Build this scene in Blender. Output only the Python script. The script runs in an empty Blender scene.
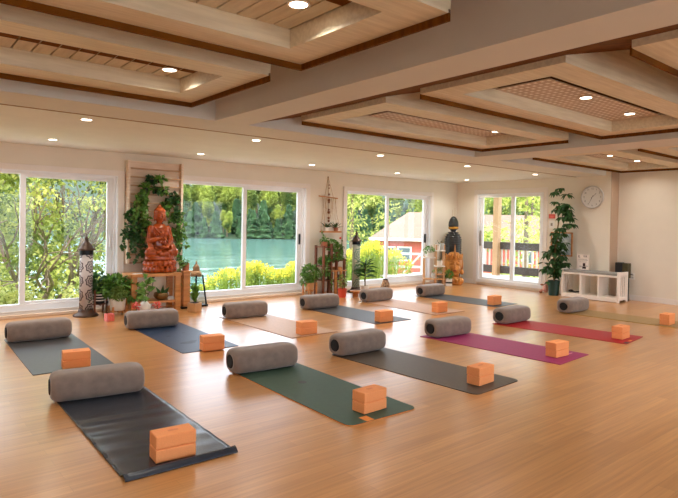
import bpy, math, random
from mathutils import Vector, Matrix, noise as mnoise
R = math.radians
PI = math.pi
sc = bpy.context.scene
col = sc.collection

# ------------------------------------------------------------------ camera
F_PX = 563.66
YAW, PITCH, ROLL, SY, CH = .6886, -.01378, .01817, -19.66, 1.4
fw = Vector((math.sin(YAW)*math.cos(PITCH), math.cos(YAW)*math.cos(PITCH), math.sin(PITCH)))
rt = Vector((math.cos(YAW), -math.sin(YAW), 0)); up = rt.cross(fw)
r2 = rt*math.cos(ROLL)+up*math.sin(ROLL); u2 = -rt*math.sin(ROLL)+up*math.cos(ROLL)
cam = bpy.data.cameras.new('camera'); cam_o = bpy.data.objects.new('camera', cam); col.objects.link(cam_o)
cam_o.matrix_world = Matrix(((r2.x, u2.x, -fw.x, 0), (r2.y, u2.y, -fw.y, 0), (r2.z, u2.z, -fw.z, CH), (0, 0, 0, 1)))
cam.sensor_width = 36; cam.lens = 36*F_PX/678; cam.shift_y = SY/678; cam.clip_start = .05; cam.clip_end = 600
sc.camera = cam_o

def at(x, y, X=None, Y=None, z=None):
    """point of the room seen at photo position (x, y) on the plane X=, Y= or z="""
    d = r2*(x-339) - u2*(y-249-SY) + fw*F_PX
    if X is not None: t = X/d.x
    elif Y is not None: t = Y/d.y
    else: t = (z-CH)/d.z
    return Vector((0, 0, CH))+d*t

# ------------------------------------------------------------------ materials
def lin(r, g, b):
    f = lambda c: (c/255/12.92) if c/255 <= .04045 else ((c/255+.055)/1.055)**2.4
    return (f(r), f(g), f(b), 1)
MATS = {}
def mat(name, c, rough=.6, metal=0., var=.12, scale=8., bump=0., c2=None, stretch=None, sheen=0., spec=.5, detail=4.):
    if name in MATS: return MATS[name]
    m = bpy.data.materials.new(name); m.use_nodes = True; MATS[name] = m
    nt = m.node_tree; N = nt.nodes; L = nt.links; b = N['Principled BSDF']
    c = lin(*c) if max(c) > 1.01 or len(c) == 3 else c
    if c2: c2 = lin(*c2)
    else: c2 = tuple(min(1, v*(1-var)) for v in c[:3])+(1,)
    c1 = tuple(min(1, v*(1+var)) for v in c[:3])+(1,) if not c2 or var else c
    tc = N.new('ShaderNodeTexCoord'); mp = N.new('ShaderNodeMapping'); nz = N.new('ShaderNodeTexNoise')
    nz.inputs['Scale'].default_value = scale; nz.inputs['Detail'].default_value = detail
    if stretch: mp.inputs['Scale'].default_value = stretch
    L.new(tc.outputs['Object'], mp.inputs['Vector']); L.new(mp.outputs['Vector'], nz.inputs['Vector'])
    rp = N.new('ShaderNodeValToRGB'); rp.color_ramp.elements[0].position = .32; rp.color_ramp.elements[1].position = .68
    rp.color_ramp.elements[0].color = c2; rp.color_ramp.elements[1].color = c1
    L.new(nz.outputs['Fac'], rp.inputs['Fac']); L.new(rp.outputs['Color'], b.inputs['Base Color'])
    b.inputs['Roughness'].default_value = rough; b.inputs['Metallic'].default_value = metal
    b.inputs['Specular IOR Level'].default_value = spec
    if sheen: b.inputs['Sheen Weight'].default_value = sheen
    if bump:
        bp = N.new('ShaderNodeBump'); bp.inputs['Strength'].default_value = bump; bp.inputs['Distance'].default_value = .01
        L.new(nz.outputs['Fac'], bp.inputs['Height']); L.new(bp.outputs['Normal'], b.inputs['Normal'])
    return m
def leafmat(name, c, trans=.35, c2=None, var=.3, scale=20):
    m = mat(name, c, .5, 0, var, scale, 0, c2)
    b = m.node_tree.nodes['Principled BSDF']; nt = m.node_tree
    tr = nt.nodes.new('ShaderNodeBsdfTranslucent'); mx = nt.nodes.new('ShaderNodeMixShader'); mx.inputs[0].default_value = trans
    rp = [n for n in nt.nodes if n.type == 'VALTORGB'][0]
    nt.links.new(rp.outputs['Color'], tr.inputs['Color'])
    out = [n for n in nt.nodes if n.type == 'OUTPUT_MATERIAL'][0]
    nt.links.new(b.outputs[0], mx.inputs[1]); nt.links.new(tr.outputs[0], mx.inputs[2]); nt.links.new(mx.outputs[0], out.inputs['Surface'])
    return m
def emis(name, c, s):
    m = bpy.data.materials.new(name); m.use_nodes = True; b = m.node_tree.nodes['Principled BSDF']
    b.inputs['Base Color'].default_value = c; b.inputs['Emission Color'].default_value = c; b.inputs['Emission Strength'].default_value = s
    MATS[name] = m; return m
def glass(name, c=(1, 1, 1, 1), mixf=.9, rough=.0):
    m = bpy.data.materials.new(name); m.use_nodes = True; nt = m.node_tree; N = nt.nodes; L = nt.links
    for n in list(N):
        if n.type == 'BSDF_PRINCIPLED': N.remove(n)
    out = [n for n in N if n.type == 'OUTPUT_MATERIAL'][0]
    t = N.new('ShaderNodeBsdfTransparent'); t.inputs[0].default_value = c
    g = N.new('ShaderNodeBsdfGlossy'); g.inputs['Roughness'].default_value = rough
    fr = N.new('ShaderNodeFresnel'); fr.inputs[0].default_value = 1.45
    mu = N.new('ShaderNodeMath'); mu.operation = 'MULTIPLY'; ge = N.new('ShaderNodeNewGeometry'); ms = N.new('ShaderNodeMath'); ms.operation = 'SUBTRACT'; ms.inputs[0].default_value = mixf; ms.use_clamp = True; L.new(ge.outputs['Backfacing'], ms.inputs[1]); L.new(ms.outputs[0], mu.inputs[1])
    mx = N.new('ShaderNodeMixShader'); L.new(fr.outputs[0], mu.inputs[0]); L.new(mu.outputs[0], mx.inputs[0])
    L.new(t.outputs[0], mx.inputs[1]); L.new(g.outputs[0], mx.inputs[2]); L.new(mx.outputs[0], out.inputs['Surface'])
    MATS[name] = m; return m

def floor_mat():
    m = bpy.data.materials.new('bamboo_floor'); m.use_nodes = True; nt = m.node_tree; N = nt.nodes; L = nt.links; b = N['Principled BSDF']
    tc = N.new('ShaderNodeTexCoord')
    br = N.new('ShaderNodeTexBrick'); br.offset = .37; br.inputs['Scale'].default_value = 1
    br.inputs['Brick Width'].default_value = 1.25; br.inputs['Row Height'].default_value = .095
    br.inputs['Mortar Size'].default_value = .0008; br.inputs['Mortar Smooth'].default_value = .3; br.inputs['Bias'].default_value = 0
    br.inputs['Color1'].default_value = lin(206, 148, 88); br.inputs['Color2'].default_value = lin(192, 135, 76)
    br.inputs['Mortar'].default_value = lin(166, 116, 70)
    L.new(tc.outputs['Object'], br.inputs['Vector'])
    mp = N.new('ShaderNodeMapping'); mp.inputs['Scale'].default_value = (1.6, 45, 1); L.new(tc.outputs['Object'], mp.inputs['Vector'])
    nz = N.new('ShaderNodeTexNoise'); nz.inputs['Scale'].default_value = 1.; nz.inputs['Detail'].default_value = 5; L.new(mp.outputs[0], nz.inputs['Vector'])
    rp = N.new('ShaderNodeValToRGB'); rp.color_ramp.elements[0].position = .3; rp.color_ramp.elements[1].position = .7
    rp.color_ramp.elements[0].color = (.80, .76, .72, 1); rp.color_ramp.elements[1].color = (1.08, 1.08, 1.08, 1)
    L.new(nz.outputs['Fac'], rp.inputs['Fac'])
    mx = N.new('ShaderNodeMix'); mx.data_type = 'RGBA'; mx.blend_type = 'MULTIPLY'; mx.inputs[0].default_value = 1
    L.new(br.outputs['Color'], mx.inputs[6]); L.new(rp.outputs['Color'], mx.inputs[7]); L.new(mx.outputs[2], b.inputs['Base Color'])
    b.inputs['Coat Weight'].default_value = .5; b.inputs['Coat Roughness'].default_value = .22; b.inputs['Specular IOR Level'].default_value = .6
    rr = N.new('ShaderNodeMapRange'); rr.inputs['To Min'].default_value = .24; rr.inputs['To Max'].default_value = .38
    L.new(nz.outputs['Fac'], rr.inputs['Value']); L.new(rr.outputs[0], b.inputs['Roughness'])
    bp = N.new('ShaderNodeBump'); bp.inputs['Strength'].default_value = .06; bp.inputs['Distance'].default_value = .004
    L.new(nz.outputs['Fac'], bp.inputs['Height']); L.new(bp.outputs[0], b.inputs['Normal'])
    return m

M = dict(
 floor=floor_mat(),
 wall=mat('wall_paint', (234, 225, 208), .75, 0, .02, 3),
 ceil=mat('ceiling_paint', (230, 229, 220), .8, 0, .02, 3),
 beam=mat('beam_paint', (216, 212, 202), .75, 0, .02, 3),
 trim=mat('trim_paint', (238, 230, 222), .5, 0, .02, 3),
 vinyl=mat('window_vinyl', (242, 243, 245), .4, 0, .02, 3),
 pine=mat('whitewashed_pine', (226, 214, 188), .55, 0, .05, 3, .05, (212, 198, 170), (1, 12, 12)),
 pinedk=mat('whitewashed_pine_plank', (216, 204, 178), .6, 0, .06, 3, .05, (200, 186, 158), (8, 1, 8)),
 brown=mat('brown_stained_pine', (116, 68, 14), .8, 0, .1, 3, .03, (92, 52, 8), (1, 10, 1), 0, .1),
 gap=mat('dark_gap', (30, 18, 10), .9),
 velvet=mat('taupe_velvet', (140, 122, 110), .95, 0, .03, 14, .08, (126, 109, 98), None, .35),
 hollow=mat('black_bolster_core', (14, 15, 17), .8),
 block=mat('orange_cork_foam', (250, 160, 98), .75, 0, .07, 180, .05),
 blockmark=mat('block_pressed_mark', (230, 142, 92), .8),
 orange=mat('orange_rubber', (240, 140, 60), .7),
 redwood=mat('polished_red_wood', (178, 82, 34), .18, 0, .2, 5, .05, (122, 50, 18), (1, 1, 6)),
 tablewood=mat('honey_table_wood', (208, 146, 84), .4, 0, .1, 3, .03, (184, 118, 60), (1, 8, 8)),
 darkwood=mat('dark_stand_wood', (120, 66, 36), .5, 0, .15, 5, .03),
 palewood=mat('pale_board_pine', (240, 220, 198), .6, 0, .05, 4, .03, (228, 202, 176), (1, 1, 10)),
 ltwood=mat('light_stand_wood', (206, 158, 108), .5, 0, .1, 5),
 soil=mat('potting_soil', (50, 35, 25), .95),
 whitecer=mat('white_ceramic', (236, 230, 220), .3, 0, .02),
 greycer=mat('pale_grey_ceramic', (190, 190, 185), .4, 0, .03),
 terr=mat('terracotta', (180, 110, 80), .7),
 redpot=mat('coral_red_pot', (226, 82, 58), .35, 0, .03),
 coral=mat('coral_glass', (238, 122, 112), .15, 0, .15, 60),
 black=mat('black_pot', (22, 26, 26), .5),
 greenpot=mat('dark_green_pot', (20, 58, 50), .35, 0, .05),
 bronze=mat('aged_bronze', (84, 64, 52), .4, .45, .2, 12),
 brass=mat('brass_cap', (156, 122, 84), .4, .35, .15, 12),
 blackmetal=mat('black_metal', (24, 28, 32), .4, .5),
 blackwood=mat('black_carved_wood', (34, 34, 30), .4, 0, .25, 30, .4),
 gold=mat('antique_gold', (198, 132, 60), .36, .35, .2, 10, .1, (150, 90, 38)),
 goldband=mat('gold_band', (205, 150, 60), .3, .7),
 benchwhite=mat('bench_white', (246, 238, 228), .45, 0, .015),
 cushion=mat('grey_bench_cushion', (150, 146, 140), .9, 0, .06, 60),
 blackbox=mat('black_speaker', (24, 20, 20), .5), olive=mat('olive_speaker_grille', (70, 64, 36), .8),
 plastic=mat('white_plastic', (238, 234, 226), .4, 0, .01),
 red=mat('red_alarm', (220, 90, 70), .4), greybtn=mat('grey_button', (150, 140, 130), .5),
 clockface=mat('clock_face', (232, 230, 226), .4, 0, .01), clockrim=mat('clock_rim', (200, 198, 194), .35, .1), ink=mat('grey_ink', (120, 116, 112), .6),
 darkink=mat('dark_ink', (60, 34, 30), .6), paper=mat('sign_card', (248, 234, 222), .7, 0, .01),
 rope=mat('jute_rope', (196, 160, 120), .9), bead=mat('brown_bead', (140, 84, 50), .5),
 leaf=leafmat('house_leaf', (116, 158, 68), .25, (56, 98, 38)),
 leafd=leafmat('dark_house_leaf', (60, 102, 48), .2, (30, 62, 28)),
 leafl=leafmat('light_variegated_leaf', (150, 170, 90), .3, (84, 120, 50)),
 treeleaf=leafmat('maple_leaf', (150, 160, 70), .4, (44, 68, 28), .3, 1.1),  # dark areas of the foliage are put into the darker leaf colour
 treeleaf2=leafmat('sun_tinted_leaf', (204, 200, 112), .4, (108, 128, 56), .3, 1.),  # paler leaf copy with the sunlit highlights put into its colour
 cedar=leafmat('cedar_leaf', (100, 136, 88), .2, (62, 96, 66), .3, .3),
 birch=leafmat('birch_leaf', (190, 196, 96), .3, (74, 108, 56), .3, .22),
 goldrod=leafmat('goldenrod_flower', (236, 222, 84), .4, (206, 196, 60), .2, 9),
 rodleaf=leafmat('goldenrod_leaf', (176, 192, 92), .4, (120, 150, 60), .2, 5),
 bark=mat('tree_bark', (120, 100, 84), .9, 0, .25, 6, .4),
 stem=mat('plant_stem', (120, 96, 60), .8),
 grass=mat('lawn_grass', (150, 172, 80), .9, 0, .25, .5, 0, (96, 130, 54)),
 deck=mat('deck_boards', (226, 222, 216), .7, 0, .05, 3, 0, None, (12, 1, 1)),
 rail=mat('dark_rail_wood', (72, 60, 54), .7, 0, .1), baluster=mat('pale_baluster', (206, 196, 186), .6), cedarpost=mat('cedar_post', (190, 148, 108), .6, 0, .1, 3, 0, None, (10, 10, 1)),
 barnred=mat('barn_red', (190, 92, 84), .8, 0, .06, 2, 0, None, (6, 6, .5)), roof=mat('tan_shingle', (136, 110, 94), .9, 0, .08, 1.5), barnwhite=mat('barn_white', (240, 240, 238), .6, 0, .02), barnglass=mat('barn_window_glass', (90, 100, 112), .15), gate=mat('grey_gate_wood', (196, 198, 200), .8),
 glass=glass('window_glass'), jar=glass('clear_glass', (.8, .87, .88, 1), 1.), frost=mat('incense_tower_glass', (196, 198, 178), .35, 0, .03),
 lens=emis('downlight_lens', (1, .86, .7, 1), 9.),
)

# ------------------------------------------------------------------ mesh helpers
class MB:
    def __init__(s): s.v = []; s.f = []; s.mi = []; s.cur = 0
    def add(s, vs, fs):
        n = len(s.v); s.v += [tuple(v) for v in vs]; s.f += [tuple(i+n for i in f) for f in fs]; s.mi += [s.cur]*len(fs)
    def box(s, x0, x1, y0, y1, z0, z1, rz=0, c=None):
        vs = [Vector((x, y, z)) for z in (z0, z1) for x, y in ((x0, y0), (x1, y0), (x1, y1), (x0, y1))]
        if rz:
            c = Vector(c or ((x0+x1)/2, (y0+y1)/2, 0)); Q = Matrix.Rotation(rz, 3, 'Z')
            vs = [Q@(v-c)+c for v in vs]
        s.add(vs, [(0, 3, 2, 1), (4, 5, 6, 7), (0, 1, 5, 4), (1, 2, 6, 5), (2, 3, 7, 6), (3, 0, 4, 7)]); return s
    def tube(s, pts, rad, n=8, cap=True):
        pts = [Vector(p) for p in pts]; rs = rad if isinstance(rad, (list, tuple)) else [rad]*len(pts)
        rings = []; prev = None
        for i, p in enumerate(pts):
            d = (pts[min(i+1, len(pts)-1)]-pts[max(i-1, 0)]).normalized()
            a = d.orthogonal().normalized() if prev is None else (prev-d*prev.dot(d)).normalized()
            prev = a; b = d.cross(a)
            rings.append([p+(a*math.cos(t)+b*math.sin(t))*rs[i] for t in [2*PI*k/n for k in range(n)]])
        vs = [v for r in rings for v in r]; fs = []
        for i in range(len(pts)-1):
            for k in range(n): fs.append((i*n+k, i*n+(k+1) % n, (i+1)*n+(k+1) % n, (i+1)*n+k))
        if cap: fs += [tuple(reversed(range(n))), tuple(range((len(pts)-1)*n, len(pts)*n))]
        s.add(vs, fs); return s
    def lathe(s, prof, n=24, c=(0, 0, 0), sx=1, sy=1, wob=None):
        vs = []; fs = []; m = len(prof)
        for i, (r, z) in enumerate(prof):
            for k in range(n):
                t = 2*PI*k/n; rr = r*(wob(t, i) if wob else 1)
                vs.append((c[0]+rr*math.cos(t)*sx, c[1]+rr*math.sin(t)*sy, c[2]+z))
        for i in range(m-1):
            for k in range(n): fs.append((i*n+k, i*n+(k+1) % n, (i+1)*n+(k+1) % n, (i+1)*n+k))
        fs += [tuple(reversed(range(n))), tuple(range((m-1)*n, m*n))]
        s.add(vs, fs); return s
    def ell(s, c, r, n=14, rot=None):
        vs = []; fs = []; m = n//2+1; c = Vector(c)
        for i in range(m+1):
            a = -PI/2+PI*i/m
            for k in range(n):
                t = 2*PI*k/n; v = Vector((math.cos(a)*math.cos(t)*r[0], math.cos(a)*math.sin(t)*r[1], math.sin(a)*r[2]))
                if rot: v = rot@v
                vs.append(c+v)
        for i in range(m):
            for k in range(n): fs.append((i*n+k, i*n+(k+1) % n, (i+1)*n+(k+1) % n, (i+1)*n+k))
        s.add(vs, fs); return s
    def cap(s, p0, p1, ra, rb, n=10):
        p0 = Vector(p0); p1 = Vector(p1); d = (p1-p0).normalized()
        pts = []; rs = []
        for a in (-80, -50, -20): pts.append(p0+d*ra*math.sin(R(a))); rs.append(ra*math.cos(R(a)))
        for a in (20, 50, 80): pts.append(p1+d*rb*math.sin(R(a))); rs.append(rb*math.cos(R(a)))
        return s.tube(pts, rs, n)
    def leaf(s, p, d, up_, L, W, fold=.25):
        d = d.normalized(); sd = d.cross(up_)
        if sd.length < 1e-4: sd = d.orthogonal()
        sd.normalize(); nn = sd.cross(d)
        a = p; b = p+d*L*.4+sd*W*.5+nn*W*fold; c = p+d*L*.4-sd*W*.5+nn*W*fold; e = p+d*L; m_ = p+d*L*.4
        s.add([a, b, e, c, m_], [(0, 1, 2, 4), (0, 4, 2, 3)]); return s
    def build(s, name, m, parent=None, loc=None, rz=0, smooth=False, bevel=0, label=None, mods=None):
        me = bpy.data.meshes.new(name); me.from_pydata(s.v, [], s.f); me.update()
        ms = m if isinstance(m, (list, tuple)) else [m]
        for q in ms: me.materials.append(q)
        if len(ms) > 1: me.polygons.foreach_set('material_index', s.mi)
        if smooth: me.polygons.foreach_set('use_smooth', [True]*len(me.polygons))
        o = bpy.data.objects.new(name, me); col.objects.link(o)
        if parent: o.parent = parent
        if loc is not None: o.location = loc
        if rz: o.rotation_euler.z = rz
        if bevel:
            b = o.modifiers.new('bevel', 'BEVEL'); b.width = bevel; b.segments = 2; b.limit_method = 'ANGLE'; b.angle_limit = R(40)
        if label: o['label'] = label
        return o
def thing(name, label, cat, loc=(0, 0, 0), rz=0, group=None):
    o = bpy.data.objects.new(name, None); col.objects.link(o); o.location = loc; o.rotation_euler.z = rz; o.empty_display_size = .1
    return tag(o, label, cat, group)
def tag(o, label, cat, group=None, kind=None):
    if label: o['label'] = label
    if cat: o['category'] = cat
    if group: o['group'] = group
    if kind: o['kind'] = kind
    return o
def struct(name, mb, m, label=None, **k):
    o = mb.build(name, m, **k)
    if not k.get('parent'): o['kind'] = 'structure'
    if label: o['label'] = label
    return o
def copy_tree(o, parent=None):
    c = o.copy(); col.objects.link(c)
    if parent: c.parent = parent
    for ch in [q for q in col.objects if q.parent == o and q is not c]: copy_tree(ch, c)
    return c
def textmesh(s_, size, name, m, parent, ext=.001):
    cu = bpy.data.curves.new(name, 'FONT'); cu.body = s_; cu.size = size; cu.extrude = ext; cu.align_x = 'CENTER'; cu.align_y = 'CENTER'
    o = bpy.data.objects.new(name, cu); col.objects.link(o); dg = bpy.context.evaluated_depsgraph_get()
    me = bpy.data.meshes.new_from_object(o.evaluated_get(dg)); bpy.data.objects.remove(o); me.materials.clear(); me.materials.append(m)
    o = bpy.data.objects.new(name, me); col.objects.link(o); o.parent = parent; return o

# ------------------------------------------------------------------ room shell
YW, XD, XR, YC, ZC = 8.75, 10.9, 11.2, 5.05, 2.385
XL, YB, ZT = -3.2, -2.6, 3.5
struct('floor', MB().box(XL, XR, YB, YW, -.12, 0), M['floor'], 'warm bamboo plank floor of the yoga studio')
WIN = [(.38, 2.84), (3.86, 6.36), (7.38, 9.92)]
GZ0, GZ1 = .07, 2.03
w = MB()
xs = [XL-.2, WIN[0][0], WIN[0][1], WIN[1][0], WIN[1][1], WIN[2][0], WIN[2][1], XD+.2]
for i in range(0, 8, 2): w.box(xs[i], xs[i+1], YW, YW+.2, -.12, ZT)
for a, b in WIN: w.box(a, b, YW, YW+.2, GZ1, ZT); w.box(a, b, YW, YW+.2, -.12, GZ0)
struct('wall_back', w, M['wall'], 'cream wall with three wide sliding windows onto the lake')
DY0, DY1 = 6.45, 8.14
w = MB(); w.box(XD, XD+.2, DY1, YW, -.12, ZT).box(XD, XD+.2, YC, DY0, -.12, ZT).box(XD, XD+.2, DY0, DY1, 2.1, ZT).box(XD, XD+.2, DY0, DY1, -.12, .05)
struct('wall_right', w, M['wall'], 'cream wall holding the patio door and the clock')
struct('wall_right_return', MB().box(XD, XR+.2, YC-.012, YC, -.12, ZT).box(XD+.2, XR+.2, YC, YC+.2, -.12, ZT), mat('tan_return', (186, 160, 136), .75, 0, .02, 3), 'short return of the wall beside the clock')  # return coloured a darker tan than the walls beside it
struct('wall_right_front', MB().box(XR, XR+.2, YB-.2, YC, -.12, ZT), M['wall'], 'plain cream wall on the right of the bench')
struct('wall_left', MB().box(XL-.2, XL, YB-.2, YW+.2, -.12, ZT), M['wall'], 'plain cream wall behind the left edge of the view')
w = MB(); FW = [(-2.4, .4), (1.2, 4.0), (4.8, 7.6), (8.2, 10.8)]; px_ = XL  # openings in the unseen wall, added to let daylight reach the ceiling
for a_, b_ in FW:
    w.box(px_, a_, YB-.2, YB, -.12, ZT).box(a_, b_, YB-.2, YB, 2.15, ZT).box(a_, b_, YB-.2, YB, -.12, .1); px_ = b_
w.box(px_, XR, YB-.2, YB, -.12, ZT); struct('wall_front', w, M['wall'], 'cream wall behind the camera with unseen windows added for daylight')
for k_, (a_, b_) in enumerate(FW):
    f_ = MB(); xm_ = (a_+b_)/2
    for u_ in (a_, xm_-.03, b_-.06): f_.box(u_, u_+.06, YB-.14, YB-.06, .1, 2.15)
    f_.box(a_+.06, b_-.06, YB-.14, YB-.06, .1, .17).box(a_+.06, b_-.06, YB-.14, YB-.06, 2.09, 2.15); fr_ = struct('window_%d' % (k_+4), f_, M['vinyl'], 'unseen white window frame added behind the camera to let daylight in')
    MB().box(a_+.06, b_-.06, YB-.1, YB-.094, .17, 2.09).build('pane', M['glass'], fr_)
struct('roof', MB().box(XL-.9, XR+.6, YB-2.6, YW+.75, ZT, ZT+.15), M['gap'], 'flat roof over the studio, its unseen front eave deepened to block the sun')  # front eave made deep to keep sun off the unseen windows
B1n, B1f = 5.155, 5.76
struct('ceiling', MB().box(XL, XD, B1f, YW, ZC, ZC+.1), M['ceil'], 'smooth white ceiling along the windows')
struct('trim_1', MB().box(XL, XD, B1f-.012, B1f+.02, ZC-.004, ZC+.01), mat('tan_joint', (150, 118, 76), .7, 0, .05), 'thin brown joint between beam and ceiling')
L1a, L1b, L2a, L2b = 2.615, 2.99, 6.80, 7.42
struct('ceiling_beam_cross', MB().box(XL, XD, B1n, B1f-.012, ZC, ZT), M['beam'], 'pale plastered ceiling beam running parallel to the windows')
struct('ceiling_beam_near', MB().box(L1a, L1b, YB, B1n, ZC, ZT), M['beam'], 'widest looking pale ceiling beam running toward the camera')
struct('ceiling_beam_far', MB().box(L2a, L2b, YB, B1n, ZC, ZT), M['beam'], 'second pale ceiling beam running toward the camera')
SL = .2455
def slope(name, xa, xb, z0, lab):
    m_ = MB(); n = 14
    for k in range(n):
        ya = YB+(B1n-YB)*k/n; yb = YB+(B1n-YB)*(k+1)/n-.006
        za, zb = z0, z0+SL*(xb-xa)
        m_.add([(xa, ya, za), (xb, ya, zb), (xb, yb, zb), (xa, yb, za), (xa, ya, za+.03), (xb, ya, zb+.03), (xb, yb, zb+.03), (xa, yb, za+.03)],
               [(0, 3, 2, 1), (4, 5, 6, 7), (0, 1, 5, 4), (1, 2, 6, 5), (2, 3, 7, 6), (3, 0, 4, 7)])
    struct(name, m_, M['brown'], lab)
slope('ceiling_boards_middle', L1b, L2a, ZC+.012, 'brown stained ceiling boards rising above the middle trays')
slope('ceiling_boards_far', L2b, XR, ZC+.012, 'brown stained ceiling boards above the far trays')
struct('ceiling_boards_left', MB().box(XL, L1a, YB, B1n, 2.74, 2.77), M['brown'], 'brown stained ceiling boards above the left trays')
bb = MB().box(XL, XD, YW-.02, YW, 0, .09)
struct('baseboard_back', bb, M['trim'])
struct('baseboard_right', MB().box(XR-.015, XR, YB, YC, 0, .1), M['trim'])
struct('baseboard_door', MB().box(XD-.015, XD, YC, DY0-.1, 0, .1).box(XD-.015, XD, DY1+.1, YW-.02, 0, .1), M['trim'])

def window(i, xa, xb):
    nm = f'window_{i}'
    f = MB(); yo = YW+.05; yi = YW+.16
    t = .05
    f.box(xa, xa+t, yo, yi, GZ0, GZ1).box(xb-t, xb, yo, yi, GZ0, GZ1).box(xa, xa+.012, YW-.02, yo, GZ0, GZ1).box(xb-.012, xb, YW-.02, yo, GZ0, GZ1).box(xa+.012, xb-.012, YW-.02, yo, GZ1-.012, GZ1).box(xa+.012, xb-.012, YW-.02, yo, GZ0, GZ0+.012).box(xa+t, xb-t, yo, yi, GZ1-.05, GZ1).box(xa+t, xb-t, yo, yi, GZ0, GZ0+.1)
    fr = struct(nm, f, M['vinyl'], 'white vinyl sliding window frame', bevel=.004)
    c = MB(); c.box(xa-.09, xa, YW-.035, YW, .05, GZ1+.08).box(xb, xb+.09, YW-.035, YW, .05, GZ1+.08).box(xa, xb, YW-.035, YW, GZ1, GZ1+.08)
    c.build('casing', M['trim'], fr, bevel=.004)
    MB().box(xa-.10, xb+.10, YW-.07, YW, .0, .045).build('sill', M['palewood'], fr, bevel=.006)
    xm = (xa+xb)/2-.03
    s = MB(); y0, y1 = YW+.075, YW+.12
    s.box(xm-.035, xm+.035, y0-.01, y1, GZ0+.1, GZ1-.05).box(xb-.13, xb-.05, y0, y1, GZ0+.1, GZ1-.05).box(xm, xb-.12, y0, y1, GZ0+.09, GZ0+.135).box(xm, xb-.12, y0, y1, GZ1-.09, GZ1-.05)
    s.build('sash', M['vinyl'], fr)
    MB().box(xm+.03, xb-.14, y0+.02, y0+.026, GZ0+.12, GZ1-.07).box(xa+.09, xm-.03, y0+.05, y0+.056, GZ0+.1, GZ1-.05).build('pane', M['glass'], fr)
    MB().box(xb-.10, xb-.08, y0-.04, y0, .95, 1.15).build('handle', M['blackmetal' if i > 1 else 'vinyl'], fr, bevel=.004)
for i, (a, b) in enumerate(WIN): window(i+1, a, b)
# patio door
f = MB(); x0, x1 = XD-.03, XD+.12
f.box(x0, x1, DY0+.003, DY0+.06, .053, 2.097).box(x0, x1, DY1-.06, DY1-.003, .053, 2.097).box(x0, x1, DY0+.0601, DY1-.0601, 2.02, 2.097).box(x0, x1, DY0+.0601, DY1-.0601, .053, .13)
d1 = struct('door_1', f, M['vinyl'], 'white sliding patio door onto the deck', bevel=.004)
MB().box(XD-.025, XD, DY0-.09, DY0, 0, 2.2).box(XD-.025, XD, DY1, DY1+.09, 0, 2.2).box(XD-.025, XD, DY0, DY1, 2.1, 2.2).build('casing', M['trim'], d1, bevel=.004)
s = MB(); ym = 7.22
s.box(XD+.02, XD+.07, ym-.05, ym+.04, .125, 2.025).box(XD+.02, XD+.06, DY1-.14, DY1-.058, .125, 2.025).box(XD+.02, XD+.06, DY0+.058, DY0+.1, .125, 2.025).box(XD+.022, XD+.058, DY0+.1, DY1-.14, .125, .17)
s.build('sash', M['vinyl'], d1)
MB().box(XD+.04, XD+.046, ym+.03, DY1-.1, .15, 2.03).box(XD+.05, XD+.056, DY0+.08, ym-.04, .15, 2.03).build('pane', M['glass'], d1)
MB().box(XD-.02, XD+.02, DY1-.1, DY1-.08, .9, 1.25).build('handle', M['greybtn'], d1)

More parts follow.
